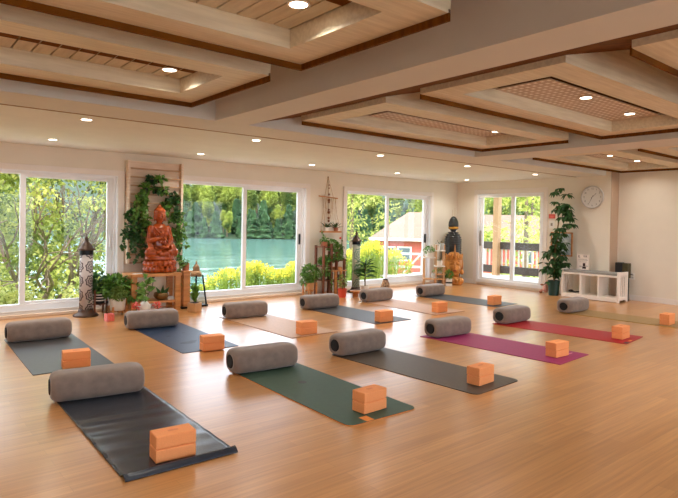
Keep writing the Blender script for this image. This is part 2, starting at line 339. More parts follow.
# ------------------------------------------------------------------ ceiling trays and downlights
def downlight(x, y, z, label, group, power=1.0, warm=(1, .96, .88)):
    t = thing('recessed_downlight', label, 'ceiling light', (x, y, z), 0, group)
    MB().lathe([(.062, 0), (.062, -.004), (.05, -.007), (.05, 0)], 24).build('trim_ring', M['plastic'], t, smooth=False)
    MB().lathe([(.048, -.001), (.048, -.004), (.001, -.005)], 24).build('lens', M['lens'], t)
    ld = bpy.data.lights.new('lamp', 'AREA'); ld.shape = 'DISK'; ld.size = .09; ld.energy = 4.6*power; ld.color = warm; ld.spread = R(140)
    lo = bpy.data.objects.new('lamp', ld); col.objects.link(lo); lo.parent = t; lo.location = (0, 0, -.012)
    return t
def tray(label, xa, xb, ya, yb, ixa, ixb, iya, iyb, zt, style, group):
    t = thing('ceiling_tray', label, 'ceiling panel', ((xa+xb)/2, (ya+yb)/2, zt), 0, group)
    ox, oy = (xa+xb)/2, (ya+yb)/2
    def L(x0, x1, y0, y1, z0, z1, m_): m_.box(x0-ox, x1-ox, y0-oy, y1-oy, z0, z1); return m_
    h = .115; H = .3
    fr = MB()
    L(xa, xb, ya, iya, 0, .022, fr); L(xa, xb, iyb, yb, 0, .022, fr); L(xa, ixa, iya, iyb, 0, .022, fr); L(ixb, xb, iya, iyb, 0, .022, fr)
    fr.build('underside_frame', M['pine'], t)
    sd = MB()
    L(xa-.001, xb+.001, ya-.02, ya, 0, H, sd); L(xa-.02, xa, ya-.02, yb, 0, H, sd); L(xb, xb+.02, ya-.02, yb, 0, H, sd); L(xa, xb, yb, yb+.004, 0, H, sd)
    sd.build('outer_board', M['pine'], t)
    inn = MB(); L(ixa, ixb, iyb, iyb+.02, .02, h, inn); L(ixb, ixb+.02, iya, iyb, .02, h, inn); L(ixa, ixb, iya-.02, iya, .02, h, inn); L(ixa-.02, ixa, iya, iyb, .02, h, inn)
    inn.build('inner_board', M['pine'], t)
    rim = MB(); rh = .038
    L(xa, xb+.02, yb+.004, yb+.02, -rh, .02, rim); L(xb+.004, xb+.02, ya-.02, yb, -rh, .02, rim)  # brown stained strips along the far and right edges
    rim.build('stained_rim', M['brown'], t, label='brown stained edge strip of the tray')
    bk = MB(); L(ixa-.02, ixb+.02, iya-.02, iyb+.02, h+.03, h+.045, bk); bk.build('backing', M['brown' if style == 'grid' else 'gap'], t)
    pn = MB()
    if style == 'plank':
        x = ixb; 
        while x-.118 > ixa: L(x-.118, x-.008, iya+.0, iyb, h, h+.02, pn); x -= .122
        pn.build('plank_panel', M['pinedk'], t, label='pine planks with dark gaps')
        off = h/((zt-1.4)/iya)+.075; b2 = MB(); x = ixb
        while x-.118 > ixa: L(x-.118, x-.008, iya-.001, iya+off, h-.004, h, b2); x -= .122
        L(ixa, ixa+.0, iya, iya+.0, h-.004, h, b2); b2.build('near_strip', M['brown'], t)
    else:
        gx0 = ixa+h/((zt-1.4)/ixa)+.06; gy0 = iya+h/((zt-1.4)/iya)+.05
        nx = int((ixb-gx0)/.085); ny = int((iyb-gy0)/.062)
        fx = [gx0-ox+i*.085+q for i in range(nx) for q in (0, .022, .064)]+[ixb-ox]; fy = [gy0-oy+j*.062+q for j in range(ny) for q in (0, .015, .045)]+[iyb-oy]
        pn.add([(x, y, h) for y in fy for x in fx], []); w_ = len(fx)
        for j in range(len(fy)-1):
            for i in range(w_-1): pn.f.append((j*w_+i, j*w_+i+1, (j+1)*w_+i+1, (j+1)*w_+i)); pn.mi.append(1 if i % 3 == 1 and j % 3 == 1 else 0)  # white centre quads paint the light showing in the lattice holes
        o_ = pn.build('lattice_panel', [mat('lattice_slat_wood', (196, 180, 164), .6, 0, .08, 4), M['plastic']], t, label='pinkish brown lattice with its bright holes coloured in as pale squares')
        sm_ = o_.modifiers.new('solid', 'SOLIDIFY'); sm_.thickness = -.008
    return t
gl = 'ceiling trays left of the near beam'; gm = 'ceiling trays between the two beams'; gf = 'ceiling trays beyond the far beam'
ZL, ZM = 2.435, 2.475
tray('plank-lined wooden ceiling tray at the upper left, farther from the camera', -1.05, 2.165, 3.48, 4.74, -.8, 1.935, 3.70, 4.45, ZL, 'plank', gl)
tray('plank-lined wooden ceiling tray cut by the top edge of the photo', -1.05, 2.165, 1.84, 3.06, -.8, 1.92, 2.03, 2.83, ZL, 'plank', gl)
tray('lattice ceiling tray nearest the crossing of the two beams, above the macrame', 3.55, 6.70, 3.68, 4.96, 3.80, 6.45, 3.92, 4.70, ZM, 'grid', gm)
tray('large lattice ceiling tray in the upper right with two lit downlights', 3.52, 6.68, 1.96, 3.22, 3.76, 6.43, 2.19, 2.99, ZM, 'grid', gm)
tray('ceiling tray corner cut off by the right edge at the top', 3.52, 6.68, .27, 1.52, 3.76, 6.43, .5, 1.29, ZM, 'grid', gm)
tray('far ceiling tray close above the clock wall', 8.05, 11.12, 3.72, 4.96, 8.28, 10.85, 4.0, 4.72, ZM, 'grid', gf)
tray('far ceiling tray at the right edge, nearer than the one by the clock', 8.05, 11.12, 2.1, 3.36, 8.28, 10.85, 2.35, 3.1, ZM, 'grid', gf)
g1 = 'downlights along the window ceiling'
names1 = ['downlight in the white ceiling above the leftmost window', 'downlight above the gap between shelf board and middle window', 'downlight above the macrame hanging', 'downlight above the right window', 'downlight in the far corner before the patio door']
for x, n in zip((1.75, 3.79, 5.88, 7.99, 10.18), names1): downlight(x, 7.92, ZC, 'small round '+n+', row nearer the windows', g1, 1.0)
names2 = ['leftmost downlight', 'second downlight from the left', 'third downlight from the left', 'fourth downlight from the left', 'rightmost downlight, before the patio door']
for x, n in zip((1.64, 3.615, 5.72, 7.76, 9.85), names2): downlight(x, 6.03, ZC, n+' of the white ceiling row nearer the cross beam', g1, 1.0)
g2 = 'downlights in the ceiling trays'
zt = ZL+.111; zm = ZM+.111
for x, y, z, n in ((1.74, 4.2, zt, 'downlight among planks of the upper left tray'), (1.72, 2.46, zt, 'downlight at the top edge of the photo among planks'),
                   (5.05, 4.25, zm, 'left one of two downlights in the tray below the beam crossing'), (6.10, 4.3, zm, 'right one of two downlights in the tray below the beam crossing'),
                   (5.05, 2.59, zm, 'left one of two downlights in the large upper right tray'), (6.09, 2.65, zm, 'right one of two downlights in the large upper right tray'),
                   (9.48, 4.42, zm, 'left one of two downlights in the tray above the clock'), (10.54, 4.43, zm, 'right one of two downlights in the tray above the clock')):
    downlight(x, y, z, 'round '+n, g2, .7)
for x, y in ((-.5, 4.2), (-.5, 2.46), (-1.5, .6), (1.7, .4), (5.05, .85), (6.1, .85), (9.5, 2.7), (10.5, 2.7), (-.6, 7.9), (-.6, 6.0), (9.5, .6), (5.5, -1.3), (9.5, -1.3), (1.0, -1.5)):
    z = ZC if y > 5.5 else (zt if x < 2 and y > 1.8 else (zm if x > 3 and .3 < y else (2.735 if x < 2.6 else 2.55)))
    if y < 0 and x > 3: z = ZC+.02+SL*((x-L1b) if x < L2a else (x-L2b))-.02
    downlight(x, y, z, 'round downlight in the part of the ceiling outside the view', 'downlights outside the view', 1.2)

# ------------------------------------------------------------------ mats, bolsters, blocks
def bolster_mesh():
    m_ = MB(); L = .64; n = 36; rings = []
    prof = [(0, .0, 0), (0.0, .045, 0)]
    def ring(x, s_, sq):   # s_ size factor 0..1, sq 0 circle .. 1 squarish
        r = []
        for k in range(n):
            t = 2*PI*k/n; c, s2 = math.cos(t), math.sin(t)
            e = 2/(2+1.6*sq)
            y = (abs(c)**e)*(1 if c >= 0 else -1); z = (abs(s2)**e)*(1 if s2 >= 0 else -1)
            w_ = 1+.025*mnoise.noise(Vector((x*7+3, y*1.7, z*1.7)))*s_
            r.append((x, y*.132*s_*w_, .112+z*.112*s_*w_))
        return r
    seq = [(-L/2+.012, .52, 0), (-L/2-.0, .58, .1), (-L/2+.002, .70, .4), (-L/2+.01, .82, .7), (-L/2+.03, .93, .9), (-L/2+.065, .99, 1), (-L/2+.12, 1.0, 1), (-.12, 1.0, 1), (0, 1., 1), (.12, 1.0, 1), (L/2-.12, 1., 1), (L/2-.06, .985, 1), (L/2-.028, .93, .9), (L/2-.01, .82, .7), (L/2, .66, .4), (L/2-.004, .58, .1), (L/2-.012, .52, 0)]
    for a in seq: rings.append(ring(*a))
    vs = [v for r in rings for v in r]; fs = []
    for i in range(len(rings)-1):
        for k in range(n): fs.append((i*n+k, (i+1)*n+k, (i+1)*n+(k+1) % n, i*n+(k+1) % n))
    m_.add(vs, fs)
    cores = []
    for sx in (-1, 1):
        c = MB(); cores.append(c)
        pts = [(sx*(L/2-.03), 0, .112), (sx*(L/2-.006), 0, .112), (sx*(L/2+.006), 0, .112)]
        c.tube(pts, [.066, .066, .058], 28)
    return m_, cores
bm, bc = bolster_mesh()
bol0 = None
def bolster(loc, rz, s_, label):
    global bol0
    if bol0 is None:
        bol0 = thing('yoga_bolster', label, 'bolster', loc, rz, 'taupe bolsters on the mats')
        bm.build('cover', M['velvet'], bol0, smooth=True); [c_.build('end_core', M['hollow'], bol0, label='round black end opening') for c_ in bc]; o = bol0
    else:
        o = copy_tree(bol0)
    o.location = loc; o.rotation_euler.z = rz; o.scale = (s_, .98, .97); o['label'] = label
    return o
blk0 = None
def block(loc, rz, label):
    global blk0
    if blk0 is None:
        bl = MB().box(-.118, .118, -.066, .066, 0, .0765)
        blk0 = bl.build('yoga_block', M['block'], None, bevel=.007); o = blk0
        tag(o, label, 'yoga block', 'orange yoga blocks stacked in pairs')
        MB().box(-.03, .03, -.012, .012, .076, .0771).build('pressed_mark', M['blockmark'], o)
    else: o = copy_tree(blk0)
    o.location = loc; o.rotation_euler.z = rz; o['label'] = label
    return o

def rounded_rect(W, Lm, r, n=5):
    pts = []
    for cx, cy, a0 in ((W/2-r, r, -90), (W/2-r, Lm-r, 0), (-W/2+r, Lm-r, 90), (-W/2+r, r, 180)):
        for k in range(n+1):
            a = R(a0+90*k/n); pts.append((cx+r*math.cos(a), cy+r*math.sin(a)))
    return pts
def make_mat(nm, top, NL, NR, Lm, label, r=.012, under=None, th=.005, group='yoga mats laid in two rows', wavy=False, logo=None):
    NL = Vector(NL); NR = Vector(NR); mid = (NL+NR)/2; W = (NR-NL).length; rz = math.atan2(NR[1]-NL[1], NR[0]-NL[0])
    t = thing('yoga_mat', label, 'yoga mat', (mid[0], mid[1], 0), rz, group)
    m_ = MB()
    if wavy:
        nx, ny = 24, 90; top_v = []; bot = []
        for j in range(ny+1):
            v = j/ny; y = v*Lm
            for i in range(nx+1):
                u = i/nx-.5
                z = .006+.0035*(1+math.sin(y*32+2.2*u+1.2*math.sin(y*5)))*max(0, min(1, (y-.12)/.3))*max(0, min(1, (1.35-y)/.3))*(1-.9*max(0, u+.15))
                lift = max(0, 1-y/.075); z += .026*(math.sin(min(1, y/.075)*PI)**1)*1.0*(1 if y < .075 else 0) + .0
                if y >= .075: z += .0
                top_v.append((u*W, y, z+.002)); bot.append((u*W, y, max(0.0005, z-.004)))
        nn = (nx+1)*(ny+1); fs = []
        idx = lambda i, j: j*(nx+1)+i
        for j in range(ny):
            for i in range(nx):
                a = (idx(i, j), idx(i+1, j), idx(i+1, j+1), idx(i, j+1)); fs.append(a); fs.append(tuple(q+nn for q in reversed(a)))
        for i in range(nx): fs.append((idx(i+1, 0), idx(i, 0), idx(i, 0)+nn, idx(i+1, 0)+nn)); fs.append((idx(i, ny), idx(i+1, ny), idx(i+1, ny)+nn, idx(i, ny)+nn))
        for j in range(ny): fs.append((idx(0, j), idx(0, j+1), idx(0, j+1)+nn, idx(0, j)+nn)); fs.append((idx(nx, j+1), idx(nx, j), idx(nx, j)+nn, idx(nx, j+1)+nn))
        m_.add(top_v+bot, fs); m_.build('mat_sheet', top, t, smooth=True)
    else:
        P = rounded_rect(W, Lm, r); n = len(P)
        def slab(z0, z1, g):
            q = MB(); PP = [(x*g, y) for x, y in P]
            q.add([(x, y, z0) for x, y in PP]+[(x, y, z1) for x, y in PP], [tuple(reversed(range(n))), tuple(range(n, 2*n))]+[(k, (k+1) % n, n+(k+1) % n, n+k) for k in range(n)]); return q
        if under:
            slab(.0005, th*.5, 1.004).build('underside_layer', under, t, label='coloured underside of the mat'); slab(th*.5, th, 1).build('top_layer', top, t)
        else: slab(.0005, th, 1).build('mat_sheet', top, t)
    if logo: logo(t, W, Lm)
    return t
def rub(name, c, rough=.5, **k): return mat(name, c, rough, 0, .06, 25, .06, **k)
F = M['orange']
mc = dict(A=rub('charcoal_mat', (70, 70, 72), .42), B=rub('slate_black_mat', (44, 50, 60), .24), C=rub('navy_mat', (16, 44, 74), .45), D=rub('sand_mat', (190, 150, 118), .5), E=rub('grey_blue_mat', (68, 68, 70), .5),
          F=rub('forest_green_mat', (58, 86, 70), .6), G=rub('olive_black_mat', (78, 66, 54), .5), H=rub('magenta_mat', (150, 30, 92), .55), I=rub('crimson_mat', (176, 8, 26), .55), J=rub('khaki_mat', (160, 128, 80), .6),
          K=rub('rose_beige_mat', (196, 156, 130), .55), L=rub('slate_mat', (66, 70, 76), .5), yel=rub('yellow_under', (206, 170, 40), .6), dk=rub('brown_under', (110, 66, 40), .6), mark=rub('mat_mark', (60, 62, 60), .6), marko=rub('orange_mark', (238, 148, 70), .6), markp=rub('pink_mark', (226, 120, 150), .6), markg=rub('grey_mark', (70, 58, 60), .6))
def mk(x, y, a, b, m_, z=.0056):
    def f_(t, W, Lm): MB().box(-W/2+x, -W/2+x+a, y, y+b, z-.0008, z).build('printed_mark', m_, t)
    return f_
def logoF(t, W, Lm):
    mk(.16, .0, .07, .09, mc['marko'], .0088)(t, W, Lm)
    o = MB().lathe([(.038, .0078), (.038, .0087)], 20, (0, 1.05, 0)); o.build('printed_mark', mc['mark'], t); o = MB().lathe([(.025, .0078), (.025, .0087)], 16, (.12, .14, 0)); o.build('printed_mark', mc['mark'], t)
def logoI(t, W, Lm):
    mk(.03, .0, .1, .05, mc['markg'])(t, W, Lm); mk(.2, .02, .1, .03, mc['marko'])(t, W, Lm)
def logoC(t, W, Lm):
    for x, y, s_ in ((.25, .45, .09), (.33, .50, .05), (.2, .9, .03), (.42, 1.0, .02), (.3, 1.2, .03)):
        o = MB().lathe([(s_, .0048), (s_, .0054)], 14, (-W/2+x, y, 0), 1, .6); o.build('printed_mark', mat('navy_mark', (14, 26, 50), .5), t)
MT = {
 'A': ('charcoal grey mat at the far left, window row', mc['A'], (1.075, 5.495), (1.77, 5.475), 1.78, {}),
 'C': ('dark navy blue mat, second in the window row', mc['C'], (2.47, 5.52), (3.12, 5.50), 1.76, dict(logo=logoC)),
 'D': ('sand coloured mat nearly matching the floor, third in the window row', mc['D'], (3.835, 5.50), (4.55, 5.515), 1.78, dict(under=mc['dk'], th=.006)),
 'E': ('dark grey mat, fourth in the window row', mc['E'], (5.31, 5.605), (6.00, 5.61), 1.78, dict(under=M['hollow'])),
 'K': ('pale rose beige mat, fifth in the window row', mc['K'], (6.60, 5.665), (7.31, 5.665), 1.78, dict(under=mc['dk'], th=.006)),
 'L': ('slate grey mat nearest the patio door', mc['L'], (8.11, 5.62), (8.79, 5.67), 1.78, {}),
 'B': ('glossy wrinkled slate black mat in the front left corner', mc['B'], (1.025, 2.985), (1.69, 2.97), 1.76, dict(wavy=True)),
 'F': ('forest green mat with an orange underside and orange tag', mc['F'], (2.50, 2.89), (3.165, 2.875), 1.80, dict(under=F, r=.06, th=.008, logo=logoF)),
 'G': ('olive black mat between the green and the magenta mat', mc['G'], (3.80, 2.81), (4.49, 2.85), 1.80, dict(r=.06)),
 'H': ('magenta purple yoga mat', mc['H'], (5.32, 2.93), (6.01, 2.98), 1.78, dict(logo=mk(.45, .14, .16, .02, mc['markp']))),
 'I': ('crimson red yoga mat', mc['I'], (6.91, 2.975), (7.57, 3.055), 1.76, dict(logo=logoI)),
 'J': ('khaki mat with yellow edge cut by the right border', mc['J'], (8.62, 2.98), (9.26, 3.02), 1.76, dict(under=mc['yel'], th=.007)),
}
TG = {'A': 'far left charcoal mat', 'C': 'navy mat', 'D': 'sand coloured mat', 'E': 'dark grey fourth mat', 'K': 'rose beige mat', 'L': 'slate mat by the patio door',
      'B': 'glossy black front left mat', 'F': 'forest green mat', 'G': 'olive black mat', 'H': 'magenta mat', 'I': 'crimson mat', 'J': 'khaki mat'}
BPOS = {'A': (1.443, 7.078, .655), 'B': (1.353, 4.583, .672), 'C': (2.746, 7.083, .645), 'D': (4.113, 7.087, .64), 'E': (5.535, 7.183, .645), 'F': (2.811, 4.508, .66), 'G': (4.01, 4.518, .65),
        'H': (5.544, 4.551, .635), 'I': (7.073, 4.648, .65), 'J': (8.776, 4.634, .65), 'K': (6.897, 7.298, .66), 'L': (8.286, 7.252, .64)}
BK = {'A': (59.9, 62.7, 89.8, 366.9, 369.7, 366.7), 'B': (147.8, 155.7, 195.4, 457.8, 465, 456), 'C': (200, 203.4, 225.5, 349.7, 351.7, 349.2), 'D': (296.4, 301.4, 317.9, 333.2, 335.3, 333.2), 'E': (377.4, 380.4, 395.9, 321.2, 322.6, 320.8),
      'F': (351.4, 364.3, 388.1, 410.6, 415.3, 408.1), 'G': (465.6, 479.5, 495, 381.9, 386.6, 381.3), 'H': (544.5, 556.3, 568.5, 355.5, 358.2, 355.5), 'I': (609.2, 622.4, 629, 338.4, 339.9, 337.8), 'J': (658.7, 669.3, 674.5, 324, 325.8, 324.2),
      'K': (435, 438.2, 449.7, 311.6, 313, 311.3), 'L': (490.4, 493.5, 504.7, 303.9, 305.4, 303.9)}
BROT = {'A': 0, 'B': -8, 'C': -6, 'D': -6, 'E': -5, 'F': -5, 'G': 0, 'H': -4, 'I': 1, 'J': 1, 'K': 3, 'L': 2}
THK = {'B': .0085, 'D': .007, 'K': .007, 'F': .009, 'J': .008}
for k, (lab, tm, nl, nr, Lm, kw) in MT.items():
    make_mat(k, tm, nl, nr, Lm, lab, **kw)
    rz = R(BROT[k])
    bxx, byy, bl_ = BPOS[k]; s_ = bl_/.64
    bolster((bxx, byy, THK.get(k, .006)), rz, s_, 'taupe velvet bolster lying across the '+TG[k])
    l_, n_, rr_, ly, ny, ry = BK[k]
    pn = at(n_, ny, z=.006); pr_ = at(rr_, ry, z=.006)
    ang = math.atan2(pr_.y-pn.y, pr_.x-pn.x); ang = max(-.14, min(.14, ang))
    Q = Matrix.Rotation(ang, 3, 'Z')
    c = pn+Q@Vector((.118, .066, 0))
    z0 = THK.get(k, .006)
    block((c.x, c.y, z0), ang, 'lower orange foam block of the pair on the '+TG[k])
    block((c.x+.001, c.y+.002, z0+.077), ang+R({'B': 0, 'F': 1}.get(k, -1)), 'upper orange foam block of the pair on the '+TG[k])

# ------------------------------------------------------------------ foliage helpers
def rvec(rg):
    while True:
        v = Vector((rg.uniform(-1, 1), rg.uniform(-1, 1), rg.uniform(-1, 1)))
        if .05 < v.length < 1: return v
def leafcloud(m_, c, r, n, L, W, rg, droop=.3, shell=.5):
    c = Vector(c)
    for _ in range(n):
        v = rvec(rg); v = v.normalized()*(shell+(1-shell)*rg.random())
        p = c+Vector((v.x*r[0], v.y*r[1], v.z*r[2]))
        d = (v+rvec(rg)*.8-Vector((0, 0, droop))); s_ = rg.uniform(.7, 1.25)
        m_.leaf(p, d, (Vector((0, 0, 1))+rvec(rg)*.7), L*s_, W*s_)
def vine(m_, st, pts, L, W, rg, step=.03, rad=.003):
    pts = [Vector(p) for p in pts]; st.tube(pts, rad, 5)
    for a, b in zip(pts, pts[1:]):
        n = max(1, int((b-a).length/step))
        for k in range(n):
            p = a.lerp(b, (k+.5)/n); d = rvec(rg); d.z -= .35; d.y -= .3
            m_.leaf(p, d, Vector((0, -1, .6))+rvec(rg)*.4, L*rg.uniform(.7, 1.2), W*rg.uniform(.7, 1.2))
def pot_prof(r, h, taper=.8, lip=.0):
    return [(r*taper*.97, 0), (r*taper, .004), (r, h-.01), (r+lip, h-.008), (r+lip, h), (r*.9, h), (r*.88, h-.02), (.001, h-.02)]

# ------------------------------------------------------------------ wall board with ivy
BX0, BX1, BZ0, BZ1 = 2.95, 3.83, .70, 2.28
t = thing('slatted_plant_board', 'tall pale pine board with horizontal slats on the wall behind the red statue', 'wall shelf', ((BX0+BX1)/2, YW, BZ0))
W2 = (BX1-BX0)/2; H2 = BZ1-BZ0
for sx in (-1, 1): MB().box(sx*W2-(.035 if sx > 0 else 0), sx*W2+(.035 if sx < 0 else 0), -.13, -.005, 0, H2).build('side_board', M['palewood'], t, bevel=.003)
nb = 12
for k in range(nb):
    z = k*H2/nb
    m_ = MB(); a0 = z+.025; a1 = z+H2/nb-.005
    m_.add([(-W2+.03, -.02, a0), (W2-.03, -.02, a0), (W2-.03, -.055, a1), (-W2+.03, -.055, a1), (-W2+.03, -.006, a0), (W2-.03, -.006, a0), (W2-.03, -.04, a1), (-W2+.03, -.04, a1)],
           [(0, 1, 2, 3), (7, 6, 5, 4), (0, 4, 5, 1), (3, 2, 6, 7), (0, 3, 7, 4), (1, 5, 6, 2)])
    m_.build('back_slat', M['palewood'], t)
    MB().box(-W2+.03, W2-.03, -.115, -.04, z, z+.02).build('ledge', mat('ledge_shade_pine', (196, 158, 120), .6, 0, .06, 4), t, bevel=.002)  # ledge coloured darker to draw the shadow lines between slats
YI = YW-.16
ISC = .88
IV = [(151.2, 181, 'ivy in a black pot at the left of the top row on the pine board', .055, 1, ()), (160, 180, 'ivy in a black pot at the right of the top row on the pine board', .055, 1, ()),
 (145.6, 189, 'ivy at the left of the second row on the pine board', .07, 1, ((-3, 12),)), (155, 190.5, 'small ivy in a round black pot in the middle of the second row', .035, 1, ()), (163.5, 191, 'small ivy in a round black pot at the right of the second row', .035, 1, ()),
 (140.5, 198, 'ivy spilling left in the third row of the pine board', .08, 2, ((-6, 18), (2, 22))), (173, 198.5, 'ivy bushing over the right side of the third row', .095, 2, ((5, 14), (2, 22))),
 (139, 207, 'ivy left of the statue head, middle row of the board', .10, 3, ((-6, 20), (4, 16))), (166, 206, 'ivy just right of the statue head', .07, 2, ((3, 14),)),
 (131, 217, 'ivy trailing off the left edge of the pine board', .085, 3, ((-9, 14), (-8, 32), (3, 20))), (144, 221, 'ivy close beside the left shoulder of the statue', .09, 2, ((-3, 18),)), (177, 216, 'ivy trailing off the right edge of the pine board', .09, 3, ((9, 30), (2, 30), (-2, 16))),
 (135, 234, 'thick ivy low on the left side of the pine board', .13, 3, ((-6, 20), (0, 26), (5, 18), (9, 24))), (176, 234, 'thick ivy low on the right side of the pine board', .10, 3, ((1, 20), (3, 34), (-2, 16)))]
for n_, (px, py, lab, rr, kk, tr) in enumerate(IV):
    rg = random.Random(100+n_); p = at(px, py, Y=YI)
    t = thing('potted_ivy', lab, 'potted plant', tuple(p-Vector((0, 0, .05))), 0, 'ivy plants on the pine board')
    MB().lathe(pot_prof(.04, .07), 14).build('pot', M['black'], t, smooth=False)
    lf = MB(); st = MB(); rr *= ISC; leafcloud(lf, (0, -.02, .06), (rr, rr*.6, rr*.8), int(22+rr*rr*4600), .085, .075, rg)
    st.tube([(0, 0, .03), (0, -.02, .09)], .004, 5)
    for dx, dy in tr:
        e = at(px+dx, py+dy, Y=YI-.05)-p
        q = [(0, 0, .05), (e.x*.45, -.07, .05-abs(e.z)*.1), (e.x*.85, -.08, e.z*.5), (e.x, -.06, e.z)]
        vine(lf, st, q, .08, .07, rg, .026)
    lf.build('foliage', M['leaf'] if n_ % 3 else M['leafd'], t); st.build('stem', M['stem'], t)

# ------------------------------------------------------------------ table and statue
TX0, TX1, TY0, TY1, TZ = 2.86, 3.64, 8.18, 8.58, .575
t = thing('altar_table', 'low honey coloured wooden table carrying the red seated statue', 'table', (3.25, 8.38, 0))
ox, oy = 3.25, 8.38
MB().box(TX0-ox, TX1-ox, TY0-oy, TY1-oy, TZ-.045, TZ).build('tabletop', M['tablewood'], t, bevel=.006)
for x in (TX0+.05, TX1-.06):
    for y in (TY0+.05, TY1-.05): MB().box(x-.04-ox, x+.045-ox, y-.035-oy, y+.035-oy, 0, TZ-.045).build('leg', M['tablewood'], t, bevel=.004)
MB().box(TX0+.05-ox, TX1-.05-ox, TY0+.03-oy, TY1-.05-oy, .13, .165).build('lower_shelf', M['tablewood'], t, bevel=.004)
t = thing('wooden_post_stand', 'tall square honey wood post right of the altar table with a pot on it', 'plant stand', (3.765, 8.34, 0))
MB().box(-.055, .055, -.055, .055, .03, .56).build('post', M['tablewood'], t, bevel=.005)
MB().box(-.08, .08, -.08, .08, .56, .59).build('top_plate', M['tablewood'], t, bevel=.004)
MB().box(-.09, .09, -.09, .09, 0, .03).build('base_plate', M['blackmetal'], t, bevel=.004)
p = (3.765, 8.34, .59)
t = thing('potted_trailing_plant', 'small brown pot with a trailing plant on the square post beside the red statue', 'potted plant', p)
MB().lathe(pot_prof(.058, .115, .85), 16).build('pot', M['terr'], t)
rg = random.Random(3); lf = MB(); st = MB(); leafcloud(lf, (-.04, -.02, .13), (.07, .05, .05), 60, .05, .04, rg); st.tube([(0, 0, .08), (-.03, 0, .13)], .004, 5)
vine(lf, st, [(-.03, 0, .12), (-.11, -.03, .08), (-.13, -.04, -.1), (-.1, -.05, -.25)], .05, .04, rg); lf.build('foliage', M['leaf'], t); st.build('stem', M['stem'], t)

def remesh(o, v=.012, sm=3):
    m_ = o.modifiers.new('remesh', 'REMESH'); m_.mode = 'VOXEL'; m_.voxel_size = v; m_.use_smooth_shade = True
    s_ = o.modifiers.new('smooth', 'SMOOTH'); s_.factor = .5; s_.iterations = sm
t = thing('seated_statue', 'polished red wood statue of a meditating seated figure on the altar table', 'statue', (3.36, 8.38, TZ), R(4)); t.scale = (.86, .9, .98)
b = MB()   # lotus base
b.lathe([(.20, 0), (.255, .01), (.26, .05), (.22, .075), (.21, .095), (.25, .12), (.26, .16), (.235, .19), (.2, .2)], 40, (0, 0, 0), 1, .72)
for row, (zz, rr, dn) in enumerate(((.055, .262, 1), (.145, .262, -1))):
    for k in range(18):
        a = 2*PI*(k+.5*row)/18
        b.ell((rr*math.cos(a), rr*math.sin(a)*.72, zz), (.042, .042, .05), 10)
o = b.build('lotus_base', M['redwood'], t); remesh(o, .009, 2)
b = MB()
b.ell((0, .0, .235), (.27, .19, .055), 24)                    # seat cloth
b.lathe([(.26, .2), (.275, .215), (.262, .24), (.27, .26), (.2, .28)], 32, (0, 0, 0), 1, .7)
for sx in (-1, 1):
    b.cap((sx*.07, .02, .33), (sx*.235, -.07, .315), .10, .075, 16)      # thigh
    b.cap((sx*.235, -.075, .31), (-sx*.06, -.155, .29), .07, .048, 16)   # shin crossing
    b.ell((-sx*.10, -.165, .325), (.055, .035, .03), 12)                # foot
b.lathe([(.13, .28), (.155, .34), (.14, .42), (.135, .5), (.155, .58), (.175, .65), (.165, .70), (.10, .745), (.055, .765), (.05, .8)], 28, (0, .03, 0), 1, .66)
for sx in (-1, 1):
    b.ell((sx*.155, .03, .675), (.065, .062, .06), 14)
    b.cap((sx*.165, .03, .67), (sx*.205, -.0, .49), .058, .05, 14)
# raised right hand (left in view), left hand in lap
b.cap((-.205, 0, .485), (-.06, -.15, .545), .048, .032, 14); b.cap((-.055, -.155, .55), (-.03, -.165, .60), .032, .028, 12)
for k in range(4): b.cap((-.05+.014*k, -.17, .61), (-.052+.015*k, -.168, .665-.004*abs(k-1.5)), .0085, .007, 8)
b.cap((-.02, -.17, .595), (.005, -.175, .625), .009, .007, 8)
b.cap((.205, 0, .485), (.07, -.13, .41), .048, .034, 14); b.ell((.01, -.16, .395), (.075, .045, .022), 14)
for k in range(4): b.cap((-.02, -.145-.012*k, .405), (-.085, -.13-.014*k, .402), .009, .007, 8)
b.cap((.02, -.135, .41), (-.01, -.13, .43), .009, .007, 8)
# sleeves and folds
for sx in (-1, 1):
    for k in range(4):
        b.cap((sx*(.215-.012*k), -.02-.02*k, .46-.02*k), (sx*(.24-.02*k), -.09-.01*k, .375-.01*k), .03, .022, 10)
for k in range(6):
    a = -.16+.055*k
    b.cap((a, -.115, .62-.012*k), (a*.55+.03, -.125, .47-.01*k), .011, .009, 8)
for k in range(5): b.cap((-.2+.03*k, -.13-.008*k, .345-.01*k), (.2-.03*k, -.125-.012*k, .345-.01*k), .012, .012, 8)
b.cap((-.13, -.07, .70), (.04, -.13, .52), .018, .014, 10)
# neck, head
b.cap((0, .025, .74), (0, .02, .82), .052, .05, 16)
b.ell((0, .01, .885), (.102, .095, .112), 28); b.ell((0, -.012, .845), (.062, .07, .058), 20)
for sx in (-1, 1):
    b.ell((sx*.1, .02, .87), (.014, .024, .05), 12); b.ell((sx*.1, .012, .82), (.013, .014, .03), 10)
    b.ell((sx*.033, -.07, .893), (.024, .014, .012), 12)       # eyelid
    b.cap((sx*.012, -.081, .915), (sx*.055, -.063, .918), .007, .005, 8)   # brow
    b.ell((sx*.038, -.057, .855), (.026, .022, .026), 12)
b.cap((0, -.083, .91), (0, -.098, .868), .0085, .014, 10)         # nose
b.ell((0, -.083, .842), (.024, .013, .007), 12); b.ell((0, -.081, .832), (.019, .013, .008), 12); b.ell((0, -.066, .808), (.024, .022, .017), 12)
o = b.build('figure', M['redwood'], t); remesh(o, .0062, 2)
b = MB(); b.ell((0, .02, .94), (.106, .1, .075), 24); b.ell((0, .03, .998), (.05, .05, .045), 18); b.ell((0, .03, 1.04), (.022, .022, .028), 12)
